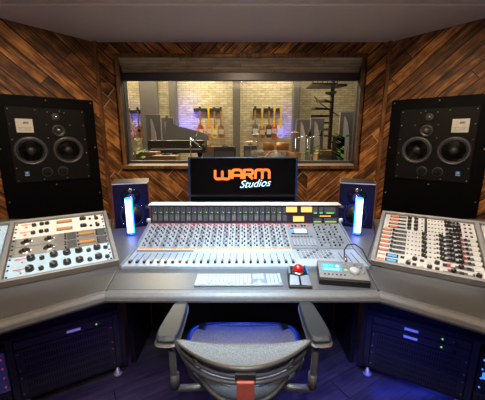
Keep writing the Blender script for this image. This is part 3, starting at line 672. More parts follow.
for k in range(24):
    x=-HW+.012+(k+.5)*FP
    # upper strip
    b=MB(); b.M=ME; b.box((x,LE/2,.0010),(FP-.0025,LE-.012,.002)); st=b.build('channel_strip',CONS2 if k%2 else CONS,t)
    for j,yy in enumerate(rows):
        dx=-.007 if j%2 else .007
        if j<4:
            o=bpy.data.objects.new('knob',K_C[colpat[(j+k)%5]]); C.objects.link(o); o.parent=st; place(o,ME,x+dx,yy,.002); 
        else:
            c=colpat[j]; far.lathe([(.0056,.002),(.0052,.010),(.0045,.012)],(x+dx,yy,0),n=8,mi=0 if c in(0,1,4) else c-1)
            if j%3==0: far.box((x+dx,yy+.002,.0125),(.0012,.005,.0008),3)
        btn.box((x-dx*1.15,yy+.003,.0035),(.006,.006,.003),0 if (j+k)%3 else 1)
        if j in (8,10): btn.box((x-dx*.4,yy+.009,.003),(.004,.003,.002),2)
    # fader strip
    b=MB(); b.M=MF; b.box((x,.105,.0008),(FP-.0022,.205,.0016)); fs_=b.build('fader_strip',CONS,t)
    b=MB(); b.M=MF; b.box((x,.100,.0020),(.0035,.120,.0008)); b.build('fader_slot',INK,fs_)
    o=capo if k==0 else capo.copy()
    if k: C.objects.link(o)
    o.parent=fs_; place(o,MF,x,.040 if k not in (7,) else .046,.002)
    # lit button row and label tape
    b=MB(); b.M=MF; b.box((x,.222,.003),(.030,.008,.003)); b.build('orange_button',ORGL if k<4 or k>4 else PLATE,fs_)
tag(far.build('small_knobs',[KNOB,mat('red_small_knob',(.5,.07,.06),.4),ALU,PLATE],t),kind='stuff')
tag(btn.build('push_buttons',[mat('grey_push_button',(.55,.57,.6),.4),mat('dark_push_button',(.06,.06,.08),.4),REDL],t),kind='stuff')
XE=-HW+.012+24*FP
b=MB(); b.M=MF; b.box(((-HW+.012+XE)/2,.203,.0025),(XE+HW-.012,.018,.0018)); b.build('label_tape',TAPE,t)
b=MB(); b.M=MF
for i in range(60):
    xx=-HW+.02+i*.0146; b.tube([(xx,.199+.003*rk.random(),.0036),(xx+.004,.206,.0036),(xx+.008,.200,.0036)],.0005,4)
b.build('handwriting',GREYINK,t)
b=MB(); b.M=MF; b.box((-HW+.012+.165,.190,.003),(.33,.009,.003)); b.build('dark_tape',INK,t)
# centre section, right of the channel strips
X0=XE+.006; X1=HW-.006; cw=X1-X0
b=MB(); b.M=ME; b.box(((X0+X1)/2,LE/2,.0012),(cw,LE-.01,.0024)); cp=b.build('centre_panel',CONS2,t)
b=MB(); b.M=MF; b.box(((X0+X1)/2,.11,.0012),(cw,.215,.0024)); fp=b.build('centre_fader_panel',CONS,t)
b=MB(); b.M=ME; b.box((X0+.075,.178,.004),(.105,.066,.005)); sc=b.build('small_screen',INK,cp)
b=MB(); b.M=ME; b.box((X0+.083,.178,.0068),(.080,.050,.001)); b.build('screen_image',mat('lit_white_display',(.8,.85,.9),.3,emit=(.8,.9,1),es=.55),sc)
b=MB(); b.M=ME; b.box((X0+.03,.178,.0068),(.02,.04,.001)); b.build('screen_menu',LCDB,sc)
for i in range(7):
    b=MB(); b.M=ME; b.box((X0+.020+i*.021,.245,.004),(.013,.015,.006)); b.build('square_button',INK if i%3 else REDL,cp)
    b=MB(); b.M=ME; b.box((X0+.022+i*.021,.050,.006),(.011,.062,.008)); b.build('white_lever_button',KEYW,cp,bevel=.002)
    b=MB(); b.M=ME; b.box((X0+.020+i*.020,.118,.004),(.014,.010,.005)); b.build('square_button',MODG,cp)
for r_ in range(9):
    for c_ in range(7):
        x=X0+.185+c_*.027; y=.022+r_*.029
        if x>X1-.01: continue
        if (r_*3+c_)%4==1: 
            b=MB(); b.M=ME; b.box((x,y,.004),(.014,.010,.005)); b.build('square_button',KEYW if c_%2 else DGREY,cp)
        else:
            o=bpy.data.objects.new('knob',K_C[(0,1,3,0)[(r_+c_)%4]]); C.objects.link(o); o.parent=cp; place(o,ME,x,y,.0024)
b=MB(); b.M=MF; b.box(((X0+X1)/2,.218,.003),(cw,.006,.003)); b.build('dark_divider',INK,fp)
for r_ in range(5):
    for c_ in range(9):
        b=MB(); b.M=MF; b.box((X0+.03+c_*.022,.195-r_*.024,.0045),(.016,.014,.006)); b.build('square_button',KEYW if (c_+r_)%5 else MODG,fp,bevel=.001)
for i in range(3):
    b=MB(); b.M=MF; b.box((X0+.255+i*.035,.10,.0028),(.004,.13,.001)); b.build('fader_slot',INK,fp)

# ------------------------------------------------------------------ keyboard, trackball, controller
t=thing('computer_keyboard','slim white computer keyboard with aluminium edge in front of the faders','keyboard',T(-.018,1.275,DZ+.001)@Rz(.4))
MB().box((0,0,.004),(.410,.118,.008)).build('keyboard_body',ALU,t,bevel=.003)
k0=MB().box((0,0,.0095),(.0155,.0155,.003)).build('key',KEYW,t,bevel=.001); first=True
def key(x,y,w=1,h=1):
    global first
    o=k0 if first else k0.copy()
    if not first: C.objects.link(o)
    first=False; o.location=(x,y,0); o.scale=(w,h,1)
for r_ in range(5):
    y=.044-r_*.0185; h=.7 if r_==0 else 1
    n=14
    for c_ in range(n): key(-.193+c_*.0188,y,1,h)
for x,w in ((-.193,1),(-.174,1),(-.152,1.2),(-.090,5.2),(-.028,1.2),(-.006,1),(.013,1),(.044,1)): key(x,-.0485,w)
for c_ in range(3):
    key(.076+c_*.0185,.044,1,.7); key(.076+c_*.0185,.0255); key(.076+c_*.0185,.007)
    key(.076+c_*.0185,-.0485)
key(.0945,-.030)
for c_ in range(3):
    for r_ in range(6): key(.142+c_*.0185-.002,.044-r_*.0185,.95,.7 if r_==0 else 1)
for r_ in range(5): key(.195,.044-r_*.0185,.7)
# trackball
t=thing('trackball_mouse','black and silver trackball with a shiny red ball beside the keyboard','trackball',T(.267,1.275,DZ+.001)@Rz(-3))
MB().add([(-.055,-.08,0),(.055,-.08,0),(.05,.075,0),(-.05,.075,0),(-.052,-.076,.012),(.052,-.076,.012),(.044,.068,.045),(-.044,.068,.045)],[(3,2,1,0),(4,5,6,7),(0,1,5,4),(1,2,6,5),(2,3,7,6),(3,0,4,7)]).build('trackball_body',KNOB,t,bevel=.006,seg=3)
b=MB(); b.lathe([(.030,.0),(.034,.006),(.030,.012)],(0,.022,.029),n=24); b.build('ring',CHROME,t)
n=10; prof=[(.0265*math.cos(-.5+i/(n-1)*(PI/2+.49)),.0265*math.sin(-.5+i/(n-1)*(PI/2+.49))) for i in range(n)]
MB().lathe(prof,(0,.022,.046),n=24).build('ball',mat('red_glossy_ball',(.42,.008,.010),.12,coat=.6,emit=(.6,.01,.01),es=.10),t)
for sx in (-1,1):
    MB().add([(sx*.004,-.074,.015),(sx*.050,-.074,.012),(sx*.044,-.012,.034),(sx*.004,-.022,.031),(sx*.004,-.074,.019),(sx*.050,-.074,.017),(sx*.044,-.012,.038),(sx*.004,-.022,.036)],[(0,1,2,3)[::sx*-1],(4,5,6,7)[::sx],(0,1,5,4)[::sx],(1,2,6,5)[::sx],(2,3,7,6)[::sx],(3,0,4,7)[::sx]]).build('click_button',ALU,t,bevel=.002)
    MB().add([(sx*.040,-.005,.040),(sx*.048,-.005,.036),(sx*.046,.060,.046),(sx*.036,.064,.050)],[(0,1,2,3)[::sx]]).build('scroll_button',BLUEB if sx>0 else ALU,t,solid=.003)
# monitor controller
t=thing('monitor_controller','grey desktop controller with blue display and large silver knob','controller',T(.480,1.295,DZ+.001)@Rz(-9.5))
b=MB(); b.extx([(-.078,0),(.078,0),(.078,.050),(-.072,.030),(-.078,.026)],-.113,.113); b.build('controller_body',KNOB,t,bevel=.003)
MC=T(0,-.075,.0305)@Rx(math.degrees(math.atan2(.02,.150)))
b=MB(); b.M=MC; b.box((0,.077,.003),(.222,.148,.005)); cpn=b.build('control_panel',FRAMEG,t,bevel=.001)
b=MB(); b.M=MC; b.box((-.050,.088,.0065),(.092,.066,.002)); dsp=b.build('display',LCDB,t)
b=MB(); b.M=MC; b.box((-.075,.100,.0080),(.020,.012,.001)).box((-.050,.100,.0080),(.018,.012,.001)); b.build('green_readout',mat('green_readout',(.1,.7,.3),.4,emit=(.1,.9,.4),es=.8),dsp)
b=MB(); b.M=MC; b.lathe([(.009,.0),(.009,.001),(.007,.001)],(-.020,.100,.0075),n=14).box((-.05,.078,.0080),(.08,.0015,.001)).box((-.05,.068,.0080),(.07,.005,.001)); b.build('white_readout',TXB,dsp)
b=MB(); b.M=MC; b.lathe([(.022,0),(.021,.016),(.018,.018)],(.052,.060,.0055),n=28); b.build('volume_knob',mat('white_knob',(.75,.75,.75),.3,.3),t)
for i in range(5):
    b=MB(); b.M=MC; b.lathe([(.0065,0),(.006,.004)],(.015 if i<3 else .032,.125-.026*(i%3)-(0 if i<3 else .01),.0055),n=12); b.build('round_button',ALU if i!=2 else GREEN,t)
for i in range(4):
    b=MB(); b.M=MC; b.lathe([(.0065,0),(.006,.004)],(.066+(i%2)*.024,.128-.024*(i//2),.0055),n=12); b.build('round_button',ALU,t)
b=MB(); b.M=MC; b.lathe([(.0075,0),(.007,.004)],(.093,.062,.0055),n=12); b.build('round_button',ALU,t)
for i in range(6):
    b=MB(); b.M=MC; b.lathe([(.004,0),(.0035,.003)],(-.085+i*.018,.030,.0055),n=10); b.build('small_button',INK,t)
# small jack box with cable
t=thing('cable','black cable arching from the controller to the desk','cable',T(.555,1.46,DZ+.03))
MB().tube([(-.02,-.055,.012),(-.02,-.035,.03),(-.015,-.01,.055),(.01,.015,.075),(.05,.02,.078),(.085,.0,.055),(.10,-.04,.012),(.105,-.09,.006),(.14,-.11,.006)],.0035,8).build('cord',RUBBER,t)
MB().tube([(-.02,-.065,.012),(-.02,-.040,.028)],.008,10).build('plug',CHROME,t)

# ------------------------------------------------------------------ small near-field speakers
def nearfield(s):
    side='left' if s<0 else 'right'
    x={-1:-.868,1:.893}[s]
    t=thing('studio_monitor','small black %s-hand studio speaker behind the glowing tube'%side,'speaker',T(x,2.235,DZ)@Rz({-1:17,1:-20}[s]),'pair of studio speakers')
    W,D,H=.245,.26,.34
    MB().box((0,D/2-.12,H/2+.001),(W,D,H)).build('cabinet',SPK,t,bevel=.004)
    MB().box((0,-.1215,H-.003),(W,.006,.006)).build('bright_top_edge',PLATE,t)
    MB().box((W/2+.004,D/2-.12,H/2+.001),(.007,D,H)).build('veneer_cheek',ROSE,t); MB().box((-W/2-.004,D/2-.12,H/2+.001),(.007,D,H)).build('veneer_cheek',ROSE,t)
    y=-.121
    w=MB().lathe([(.068,.002),(.067,-.004),(.060,-.006)],(0,y,.245),'y',30).build('upper_driver_plate',BAFFLE,t)
    MB().lathe([(.032,-.005),(.028,-.012),(.020,-.006)],(0,y,.232),'y',24).build('midrange_ring',RING,w); MB().lathe([(.019,-.006),(.012,-.012),(.003,-.014)],(0,y,.232),'y',18).build('midrange_dome',CHROME,w)
    MB().lathe([(.017,-.005),(.015,-.009)],(0,y,.288),'y',18).build('tweeter_ring',CHROME,w); MB().lathe([(.010,-.008),(.003,-.013)],(0,y,.288),'y',14).build('tweeter_dome',RING,w)
    for q in (-.046,.046): MB().lathe([(.012,-.005),(.012,-.0065)],(q,y,.250),'y',14).build('side_port',HOLE,w)
    MB().lathe([(.003,-.005),(.003,-.007)],(.028,y,.292),'y',8).build('green_lamp',GREEN,w)
    w=MB().lathe([(.086,.002),(.085,-.004),(.078,-.007),(.074,-.003)],(0,y,.098),'y',34).build('woofer_ring',RUBBER,t)
    MB().lathe([(.073,-.003),(.035,.0005),(.02,.0005)],(0,y-.001,.098),'y',30).build('woofer_cone',CONE,w); MB().lathe([(.024,-.001),(.015,-.010),(.003,-.012)],(0,y,.098),'y',20).build('dust_cap',CONE,w)
    for a in range(4): MB().lathe([(.003,0),(.003,-.003)],(.094*math.cos(PI/4+a*PI/2),y,.098+.094*math.sin(PI/4+a*PI/2)),'y',8).build('screw',CHROME,t)
nearfield(-1); nearfield(1)
for s,x in ((-1,-.787),(1,.808)):
    side='left' if s<0 else 'right'
    t=thing('tube_lamp','glowing blue-white upright light tube in front of the %s studio speaker'%side,'lamp',T(x,1.955,DZ+.001)@Ry(0),'pair of light tubes')
    MB().lathe([(.032,0),(.032,.008),(.020,.011)],n=20).build('lamp_base',BLUEB,t)
    MB().tube([(0,.004,.012),(0,.004,.262)],.0245,16).build('blue_shell',TUBEB,t)
    b=MB(); n=9; P=[]
    for j in range(2): P.append([(.0262*math.sin(-1.05+2.1*i/(n-1))*.9,.004-.0262*math.cos(-1.05+2.1*i/(n-1)),.020+j*.236) for i in range(n)])
    b.grid(P); b.build('white_diffuser',TUBEW,t,solid=.001)

# ------------------------------------------------------------------ computer monitor
t=thing('computer_monitor','wide black computer monitor showing the orange and white studio logo','monitor',T(.003,2.15,DZ))
zc_=1.093-DZ; MT=T(0,0,zc_)@Rx(-3)
b=MB(); b.M=MT; b.box((0,.012,0),(.815,.024,.345)); b.build('monitor_housing',BEZEL,t,bevel=.004)
b=MB(); b.M=MT; b.box((0,-.0008,.003),(.785,.0016,.318)); scn=b.build('screen',SCREEN,t)
b=MB(); b.M=MT; b.box((0,.05,0),(.06,.06,.1)); b.build('stand_head',SPK,t)
MB().box((0,.11,.30/2+.02),(.05,.02,.32)).build('stand_column',SPK,t); MB().box((0,.09,.006),(.26,.18,.010)).build('stand_foot',SPK,t,bevel=.003)
def strokes(paths, r, Mx, name, m, parent, H=1):
    b=MB(); b.M=Mx
    for P in paths:
        P=[Vector((p[0],0,p[1])) for p in P]; n=len(P)
        L=[];Rr=[]
        for i in range(n):
            d=(P[min(i+1,n-1)]-P[max(i-1,0)]).normalized(); nn=Vector((-d.z,0,d.x))
            kf=1.0
            if 0<i<n-1:
                d1=(P[i]-P[i-1]).normalized(); c_=max(.5,abs(Vector((-d1.z,0,d1.x)).dot(nn))); kf=1/c_
            L.append(P[i]+nn*r*kf); Rr.append(P[i]-nn*r*kf)
        vs=L+Rr+[q+Vector((0,.0008,0)) for q in L+Rr]; k=2*n
        for i in range(n-1):
            b.add([vs[i],vs[i+1],vs[n+i+1],vs[n+i],vs[k+i],vs[k+i+1],vs[k+n+i+1],vs[k+n+i]],[(0,1,2,3),(4,7,6,5),(0,4,5,1),(3,2,6,7)])
    return b.build(name,m,parent)
def arc(cx,cz,r,a0,a1,n=8,rz=None):
    rz=rz or r; return [(cx+r*math.cos(math.radians(a0+(a1-a0)*i/n)),cz+rz*math.sin(math.radians(a0+(a1-a0)*i/n))) for i in range(n+1)]
lh=.066; lw=.013/2
def letter(ch,x,w):
    r=.02
    if ch=='W': return [[(x,lh)]+arc(x+r*.9,r*.8,r*.9,180,270,5)+arc(x+w/2-r*.5,r*.5,r*.5,270,360,4)+[(x+w/2,lh*.9)],[(x+w/2,lh*.8)]+[(x+w/2,r)]+arc(x+w/2+r*.5,r*.5,r*.5,180,270,4)+arc(x+w-r*.9,r*.8,r*.9,270,360,5)+[(x+w,lh)]]
    if ch=='A': return [[(x,0)]+[(x,lh-r)]+arc(x+r,lh-r,r,180,90,5)+arc(x+w-r,lh-r,r,90,0,5)+[(x+w,0)],[(x,lh*.38),(x+w,lh*.38)]]
    if ch=='R': return [[(x,0),(x,lh)]+[(x+w-r,lh)]+arc(x+w-.017,lh-.017,.017,90,-90,8)+[(x,lh-.034)],[(x+w*.45,lh-.034),(x+w,0)]]
    if ch=='M': return [[(x,0),(x,lh-r)]+arc(x+r*.8,lh-r*.8,r*.8,180,90,5)+arc(x+w/2-r*.6,lh-r*.6,r*.6,90,0,4)+[(x+w/2,.0)],[(x+w/2,lh-r)]+arc(x+w/2+r*.6,lh-r*.6,r*.6,180,90,4)+arc(x+w-r*.8,lh-r*.8,r*.8,90,0,5)+[(x+w,0)]]
MS=MT@T(0,-.0030,0)
x=-.207; paths=[]
for ch,w in (('W',.108),('A',.070),('R',.064),('M',.102)):
    paths+=letter(ch,x,w); x+=w+.0195
strokes([[(a,b+.012) for a,b in p] for p in paths],.0095,MS,'orange_lettering',TXO,scn)
text_mesh('Studios',.078,MT@T(.086,-.003,-.026)@Rx(90)@Rz(4),'script_lettering',TXB,scn,shear=.45,bold=.0006)

# ------------------------------------------------------------------ equipment cabinets under the wings
def cab_matrix(s): # local x along the face away from centre, -y faces the room centre/camera
    return T(s*.735,1.508,0)@Rz(-30*s)
def vents(b, x0,x1,z0,z1,rows,cols,y):
    for r_ in range(rows):
        for c_ in range(cols):
            b.box((x0+(c_+.5)*(x1-x0)/cols,y,z0+(r_+.5)*(z1-z0)/rows),((x1-x0)/cols*.50,.0015,(z1-z0)/rows*.66))
for s in (-1,1):
    side='left' if s<0 else 'right'
    M=cab_matrix(s); D=.42
    t=thing('equipment_cabinet','black floor equipment cabinet under the %s desk wing'%side,'cabinet',M)
    X=lambda a:s*a
    def bx(b,xa,xb,ya,yb,za,zb,mi=0):
        xa,xb=X(xa),X(xb); return b.box(((xa+xb)/2,(ya+yb)/2,(za+zb)/2),(abs(xb-xa),yb-ya,zb-za),mi)
    b=MB(); bx(b,-.035,-.008,-.01,D,.055,.693); b.build('side_panel',CAB,t)
    b=MB(); bx(b,-.007,1.2,.03,.05,.433,.693); b.build('upper_panel',CAB,t)
    b=MB(); bx(b,-.007,1.2,-.01,D,.410,.432); b.build('shelf',CAB,t)
    b=MB(); bx(b,-.007,1.2,-.01,D,.062,.082); b.build('bottom_board',CAB,t)
    for a in (-.006,.478):
        b=MB(); bx(b,a,a+.027,-.018,.02,.083,.409); b.build('rack_post',VENT,t)
    b=MB(); bx(b,.478,.506,-.022,-.0185,.075,.43); b.build('post_cover',VENT,t)
    for a in (.0,.44,.56):
        b=MB(); b.lathe([(.024,0),(.026,.006),(.012,.012),(.010,.060)],(X(a+.02),.01,.001),n=14); b.build('levelling_foot',CASTER,t)
    # units
    W0,W1=.022,.477
    def unit(za,zb,label,kind):
        u=thing('rack_mount_unit',label,'rack unit',M@T(X((W0+W1)/2),-.006,za),'units in the floor cabinets'); w=W1-W0-.004; h=zb-za-.002
        MB().box((0,.06,h/2),(w,.14,h)).build('unit_front',VENT,u,bevel=.001)
        y=-.0108
        if kind in('vent','both'):
            b=MB(); vents(b,-w/2+.03,w/2-.03,.006,h-.006,max(1,round(h/.045)),34,y); tag(b.build('vent_slots',HOLE,u))
            for z in (.02,h-.02):
                for x in (-w/2+.01,w/2-.01): MB().lathe([(.004,0),(.004,-.003)],(x,-.010,z),'y',8).build('screw',SCREW,u)
        if kind=='lamp':
            MB().box((.035*1 if s<0 else -.035,y,h*.5),(.065,.002,.014)).build('name_plate',mat('lit_name_plate',(.55,.57,.68),.4,emit=(.5,.55,.8),es=.10) if 'lit_name_plate' not in bpy.data.materials else bpy.data.materials['lit_name_plate'],u)
            MB().lathe([(.0045,0),(.0045,-.003)],((.145 if s<0 else .105),-.010,h*.5),'y',8).build('green_lamp',GREEN,u)
            MB().lathe([(.008,0),(.008,-.006)],((.19 if s<0 else .155),-.010,h*.5),'y',12).build('power_button',KNOB,u)
            MB().box((0,y,.003),(w,.0015,.002)).build('lower_seam',HOLE,u)
        return u
    if s<0:
        unit(.362,.409,'slim black unit with white name plate and green lamp, left cabinet','lamp')
        unit(.222,.360,'upper black slotted vent panel in the left cabinet','vent'); unit(.083,.220,'lower black slotted vent panel in the left cabinet','vent')
    else:
        unit(.364,.409,'upper slim black unit with name plate and green lamp, right cabinet','lamp'); unit(.317,.362,'lower slim black unit with name plate and green lamp, right cabinet','lamp')
        unit(.200,.315,'upper black slotted vent panel in the right cabinet','vent'); unit(.083,.198,'lower black slotted vent panel in the right cabinet','vent')
    # outer bay devices
    cx=.509+.20
    u=thing('patch_unit','pale blue connector panel at the left edge of the lower cabinet' if s<0 else 'dark patch panel with blue lights at the right edge of the lower cabinet','patch panel',M@T(X(cx),-.006,.15))
    MB().box((0,.06,.11),(.39,.14,.22)).build('unit_front',mat('pale_blue_steel',(.16,.22,.40),.35,.3) if s<0 else VENT,u,bevel=.001)  # left panel is plain blue steel
    for i in range(5):
        for j in range(4): MB().lathe([(.012,0),(.012,-.005),(.009,-.006)],((i-2)*.07,-.010,.03+j*.052),'y',12).build('socket',KNOB if s<0 else RING,u)
    for j in range(4): MB().lathe([(.004,0),(.004,-.004)],(-s*.178,-.010,.03+j*.052),'y',8).build('small_lamp',REDL if s<0 else LCDB,u)
    if s>0: MB().box((-.15,-.012,.10),(.05,.003,.035)).build('blue_display',LCDB,u)
    u=thing('lower_vent_panel','black slotted panel at the %s edge, beneath the patch panel'%side,'rack unit',M@T(X(cx),-.006,.083)); MB().box((0,.06,.032),(.39,.14,.062)).build('unit_front',VENT,u)
    b=MB(); vents(b,-.18,.18,.006,.056,1,24,-.0108); b.build('vent_slots',HOLE,u)

# ------------------------------------------------------------------ office chair
t=thing('office_chair','grey mesh office chair with arm pads and red spine, its back to us','office chair',T(.004,1.10,0))
MI=T(-.004,-1.10,0)
def cb(): b=MB(); b.M=MI; return b
# base
b=cb(); b.lathe([(.035,.10),(.035,.30),(.022,.31),(.022,.40)],(.004,1.10,0),n=16); b.build('gas_lift',CHD,t)
for i in range(5):
    a=math.radians(90+i*72); c_,s_=math.cos(a),math.sin(a)
    b=cb(); b.tube([(.004,1.10,.11),(.004+.15*c_,1.10+.15*s_,.10),(.004+.29*c_,1.10+.29*s_,.07)],[.03,.024,.017],8,flat=.7); lg=b.build('base_leg',CHF,t)
    b=cb(); b.lathe([(.026,-.022),(.028,-.01),(.028,.01),(.026,.022)],(.004+.29*c_,1.10+.29*s_,.0285),'x',14); b.build('castor',RUBBER,lg)
b=cb(); b.box((.004,1.09,.405),(.22,.28,.05)); b.build('seat_mechanism',CHD,t,bevel=.01)
# seat: rounded mesh panel with a rim coloured by blue under-desk light
def seat_pt(u,v,dz=0):      # u -1..1 across, v 0..1 rear->front
    w=.235+.030*v-.075*(max(0,v-.70)/.30)**2-.12*max(0,.40-v)/.40
    if v<.0: w=.2
    return (.004+u*w, .90+v*.445, .458+dz+.022*u*u*(1-.5*v)-.025*max(0,(v-.75)/.25)**2+.01*math.sin(v*PI))
b=cb(); b.grid([[seat_pt(-1+2*j/20,i/20) for j in range(21)] for i in range(21)]); b.build('seat_mesh',SEATM,t,solid=.012)
ring=[seat_pt(-1,i/16) for i in range(6,17)]
fr_=[]
for i in range(1,17):
    u=-1+2*i/17; p=seat_pt(u,1.0); fr_.append((p[0],p[1]+.018*(1-abs(u)**4),p[2]))
ring+=fr_+[seat_pt(1,1-i/16) for i in range(11)]
b=cb(); b.tube(ring,.0135,8); b.build('seat_rim',BLUEP,t)
for sx in (-1,1):
    P=[]
    b=cb(); b.grid([[(.004+sx*(.250-.05*j/4-(.02*(i/6)**2)),1.12+i*.033-.0*j,.474+.004*j*0) for j in range(5)] for i in range(7)][::1]); b.build('side_patch',CHD,t,solid=.004)
# back: leaning mesh with curved rails. surface point: a across -1..1, k 0(top front)..1(rear rail)
def rail_pt(a,z_mid,z_tip,y_mid,y_tip,half,e=2.0):
    q=abs(a)**e; return (.004+a*half, y_mid+(y_tip-y_mid)*q, z_mid+(z_tip-z_mid)*q)
N_=25
A_=[-1+2*i/(N_-1) for i in range(N_)]
top=[rail_pt(a,.712,.716,.862,.884,.232) for a in A_]
rear=[rail_pt(a,.752,.714,.715,.880,.234,1.9) for a in A_]
P=[]
for i in range(7):
    k=i/6; P.append([tuple(Vector(p).lerp(Vector(q),k)+Vector((0,0,-.010*math.sin(k*PI)*(1-abs(a)**2)))) for p,q,a in zip(top,rear,A_)])
low=[rail_pt(a,.56,.60,.905,.915,.205) for a in A_]
P2=[]
for i in range(1,7):
    k=i/6; P2.append([tuple(Vector(p).lerp(Vector(q),k)) for p,q in zip(top,low)])
b=cb(); b.grid(P); b.build('back_mesh_top',BACKM,t,solid=.006)
b=cb(); b.grid([top]+P2); b.build('back_mesh_inner',BACKM,t,solid=.006)
b=cb(); b.tube(rear,[.0045+.0035*(1-abs(a)) for a in A_],8); b.build('upper_rail',CHF,t)
b=cb(); b.tube(top,.004,6); b.build('front_rail',CHF,t)
r2=[rail_pt(a,.718,.672,.722,.886,.222,2.1) for a in A_]
b=cb(); b.tube(r2,[.0048]*N_,8,flat=1.3); b.build('second_rail',CHF,t)
r3=[rail_pt(a,.692,.640,.728,.880,.205,2.4) for a in A_]
b=cb(); b.tube(r3,[.0075]*N_,8,flat=1.0); b.build('third_rail',CHF,t)
# web joining rails at the sides
for sx in (-1,1):
    b=cb(); b.tube([rail_pt(sx*.99,.75,.714,.715,.880,.234),rail_pt(sx*.99,.72,.672,.722,.886,.222),rail_pt(sx*.97,.69,.640,.728,.880,.205),(.004+sx*.190,.90,.56),(.004+sx*.16,.955,.47),(.004+sx*.10,1.0,.415)],.010,8); b.build('side_upright',CHF,t)
    b=cb(); b.tube([rail_pt(sx*.70,.735,.69,.718,.883,.228),rail_pt(sx*.62,.70,.66,.735,.883,.21)],.007,6); b.build('rail_link',CHD,t)
# lower mesh panel behind
l0=[rail_pt(a,.665,.625,.735,.850,.150,2.2) for a in A_]; l1=[rail_pt(a,.610,.610,.755,.845,.150,2.2) for a in A_]; l2=[rail_pt(a*.7,.56,.57,.775,.84,.150,2.2) for a in A_]
b=cb(); b.grid([l0,l1,l2]); b.build('lower_back_mesh',BACKM,t,solid=.005)
b=cb(); b.tube([l0[0]]+[rail_pt(a,.598,.622,.748,.850,.158,2.6) for a in A_]+[l0[-1]],.007,8); b.build('lower_rail',CHF,t)
b=cb(); b.box((.008,.712,.734),(.060,.022,.022)); b.build('spine_bracket',CHD,t,bevel=.003)
b=cb(); b.extx([(.695,.722),(.722,.726),(.755,.60),(.86,.42),(.84,.405),(.728,.59)],-.0175,.0345); b.build('red_spine',REDC,t,bevel=.004)
b=cb(); b.extx([(.84,.402),(1.0,.385),(1.0,.42),(.86,.425)],-.015,.032); b.build('spine_arm',CHD,t)
# arms
for sx in (-1,1):
    cx=.004; f0=Vector((cx+sx*.266,1.150,.690)); f1=Vector((cx+sx*.280,.900,.684))
    d=(f1-f0).normalized(); nrm=d.cross(Vector((0,0,1))).normalized()
    pts=[]; L=(f1-f0).length
    out=[]
    for i in range(24):
        a=2*PI*i/24; cu,su=math.cos(a),math.sin(a)
        e=.45; X_=abs(cu)**e*(1 if cu>0 else -1); Y_=abs(su)**e*(1 if su>0 else -1)
        k=(X_+1)/2; w=.031+.016*k; out.append(f0+d*(L*k)+nrm*(Y_*w))
    n=len(out)
    for nm,mt_,zz,sh in (('arm_pad',PAD,(0,.022),1.0),('arm_pad_shell',CHF,(-.012,-.001),1.07)):
        c0=sum(out,Vector())/n
        vs=[c0+(q-c0)*sh*.97+Vector((0,0,zz[0])) for q in out]+[c0+(q-c0)*sh+Vector((0,0,(zz[0]+zz[1])/2)) for q in out]+[c0+(q-c0)*sh*.90+Vector((0,0,zz[1])) for q in out]
        b=cb(); b.add(vs,[tuple(range(n-1,-1,-1)),tuple(range(2*n,3*n))]+[(r_*n+i,r_*n+(i+1)%n,(r_+1)*n+(i+1)%n,(r_+1)*n+i) for r_ in range(2) for i in range(n)],0,False)
        b.build(nm,mt_,t,bevel=.003)
    b=cb(); b.tube([(cx+sx*.270,.945,.672),(cx+sx*.268,.950,.52),(cx+sx*.266,.955,.455)],[.013,.013,.014],10); b.build('arm_post',CHF,t)
    b=cb(); b.lathe([(.018,0),(.018,.06)],(cx+sx*.266,.953,.455),n=14); b.build('arm_collar',CHF,t)
    b=cb(); b.tube([(cx+sx*.266,.953,.448),(cx+sx*.16,.97,.436),(cx+sx*.09,1.0,.41)],.013,8); b.build('arm_bracket',CHF,t)

# cables hanging under the desk
for k,(x0,x1,y,l) in enumerate(((.34,.56,1.70,'tangle of tan cables under the desk at the right'),(-.60,-.50,1.66,'thin tan cable under the desk at the left'))):
    rc=random.Random(5+k); pts=[]
    b=MB()
    for j in range(4 if k==0 else 1):
        n=9; b.tube([(x0+(x1-x0)*i/(n-1),y+rc.uniform(-.02,.02),.655-.03*j*.6+rc.uniform(-.016,.016)) for i in range(n)],.004,6)
    tag(b.build('cable_bundle',mat('tan_cable',(.45,.28,.14),.6)) ,l,'cable')

# ------------------------------------------------------------------ lights
def area(name,loc,rot,size,e,col,shape='SQUARE',sy=None,spread=None):
    l=bpy.data.lights.new(name,'AREA'); l.energy=e; l.color=col; l.size=size
    if sy: l.shape='RECTANGLE'; l.size_y=sy
    if spread: l.spread=math.radians(spread)
    o=bpy.data.objects.new(name,l); C.objects.link(o); o.location=loc; o.rotation_euler=[math.radians(a) for a in rot]; return o
def spot(name,loc,target,e,col,ang=60,blend=.6,r=.05):
    l=bpy.data.lights.new(name,'SPOT'); l.energy=e; l.color=col; l.spot_size=math.radians(ang); l.spot_blend=blend; l.shadow_soft_size=r
    o=bpy.data.objects.new(name,l); C.objects.link(o); o.location=loc
    o.rotation_euler=(Vector(target)-Vector(loc)).to_track_quat('-Z','Y').to_euler(); return o
WARM=(1,.78,.52); COOL=(.80,.90,1)
spot('downlight_console',(0,1.35,2.40),(0,1.65,.75),150,(.66,.85,1),66,.8,.12)
spot('downlight_rack_left',(-.7,1.15,2.42),(-1.05,1.55,.83),115,(1,.95,.88),31,.6,.08)
spot('downlight_rack_right',(.7,1.15,2.42),(1.05,1.55,.83),120,(1,.95,.88),31,.6,.08)
spot('downlight_keyboard',(-.04,1.0,2.40),(-.04,1.36,.74),190,(.45,.74,1),26,.7,.08)
spot('downlight_chair',(0,.3,2.45),(0,.95,.6),45,(.85,.92,1),50,.8,.12)
spot('wall_light_left',(-.9,1.5,2.40),(-1.9,2.7,1.0),125,WARM,85,.9,.1)
spot('wall_light_right',(.9,1.5,2.40),(1.9,2.7,1.0),145,WARM,85,.9,.1)
spot('wall_light_front',(0,2.0,2.36),(0,3.1,.6),80,WARM,120,.9,.1)
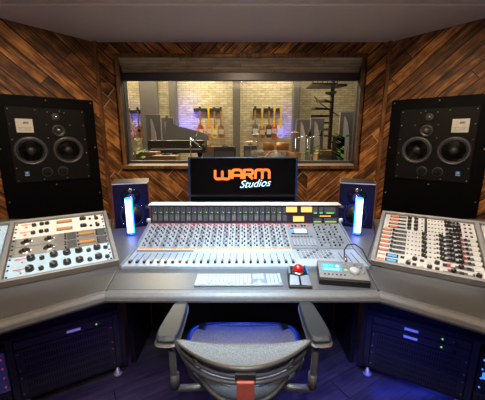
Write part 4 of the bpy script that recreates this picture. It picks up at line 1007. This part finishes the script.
area('room_fill',(0,1.15,2.46),(0,0,0),3.0,26,(1,.86,.72),sy=1.1)
area('ceiling_fill_up',(0,.55,2.12),(180,0,0),2.4,44,(1,.80,.58),sy=.5)  # unseen light added to warm and brighten the ceiling
for s in (-1,1): spot('rear_fill_spot',(s*.9,-.7,2.42),(s*.7,1.2,.3),45,(1,.90,.80),75,.9,.04)  # added fill from behind the camera for the cabinet fronts
spot('chair_fill_spot',(0,-.5,2.42),(0,.9,.55),75,(.88,.93,1),42,.9,.04)  # unseen fill added to brighten the chair back
area('under_desk_strip_right',(1.0,1.42,.055),(0,0,0),.5,.5,(.03,.06,1),sy=.04)
for s in (-1,1):
    o=spot('under_desk_led',(s*.55,1.25,.66),(s*.75,.95,0),(13 if s<0 else 38),(.06,.08,1) if s>0 else (.22,.10,1),150,.9,.05)
spot('under_desk_led_centre',(0,1.62,.66),(0,1.25,.46),5,(.05,.12,1),110,.8,.05)
# live room lights
for x in (-3.7,-2.6,-1.3,.8,2.4):
    area('live_wall_washer',(x,9.6,4.5),(-38,0,0),.9,(165 if x<2 else 45),(1,.82,.52),sy=.4)
area('live_room_ceiling',(0,6.6,4.6),(0,0,0),3.5,70,(1,.86,.68))
for x,z in ((-4.0,1.9),(-1.9,2.1),(1.5,1.9)):
    spot('blue_wall_light',(x,9.5,1.0),(x,10.5,z),(260 if x<0 else 110),(.08,.10,1),44,.9,.05)
for x,y in ((gx(154,8.6),8.6),(gx(168,8.9),8.9),(gx(303,8.8),8.8),(gx(317,8.4),8.4),(gx(346,7.8),7.8)):
    spot('panel_light',(x,y-.35,2.9),(x,y,1.3),14,(1,.95,.95),40,.6,.03)

# ------------------------------------------------------------------ world and view
w=bpy.data.worlds.new('world'); bpy.context.scene.world=w; w.use_nodes=True
w.node_tree.nodes['Background'].inputs[0].default_value=(.02,.02,.025,1); w.node_tree.nodes['Background'].inputs[1].default_value=.3
vs=bpy.context.scene.view_settings; vs.view_transform='Standard'; vs.look='None'; vs.exposure=0; vs.gamma=1; vs.use_curve_mapping=False
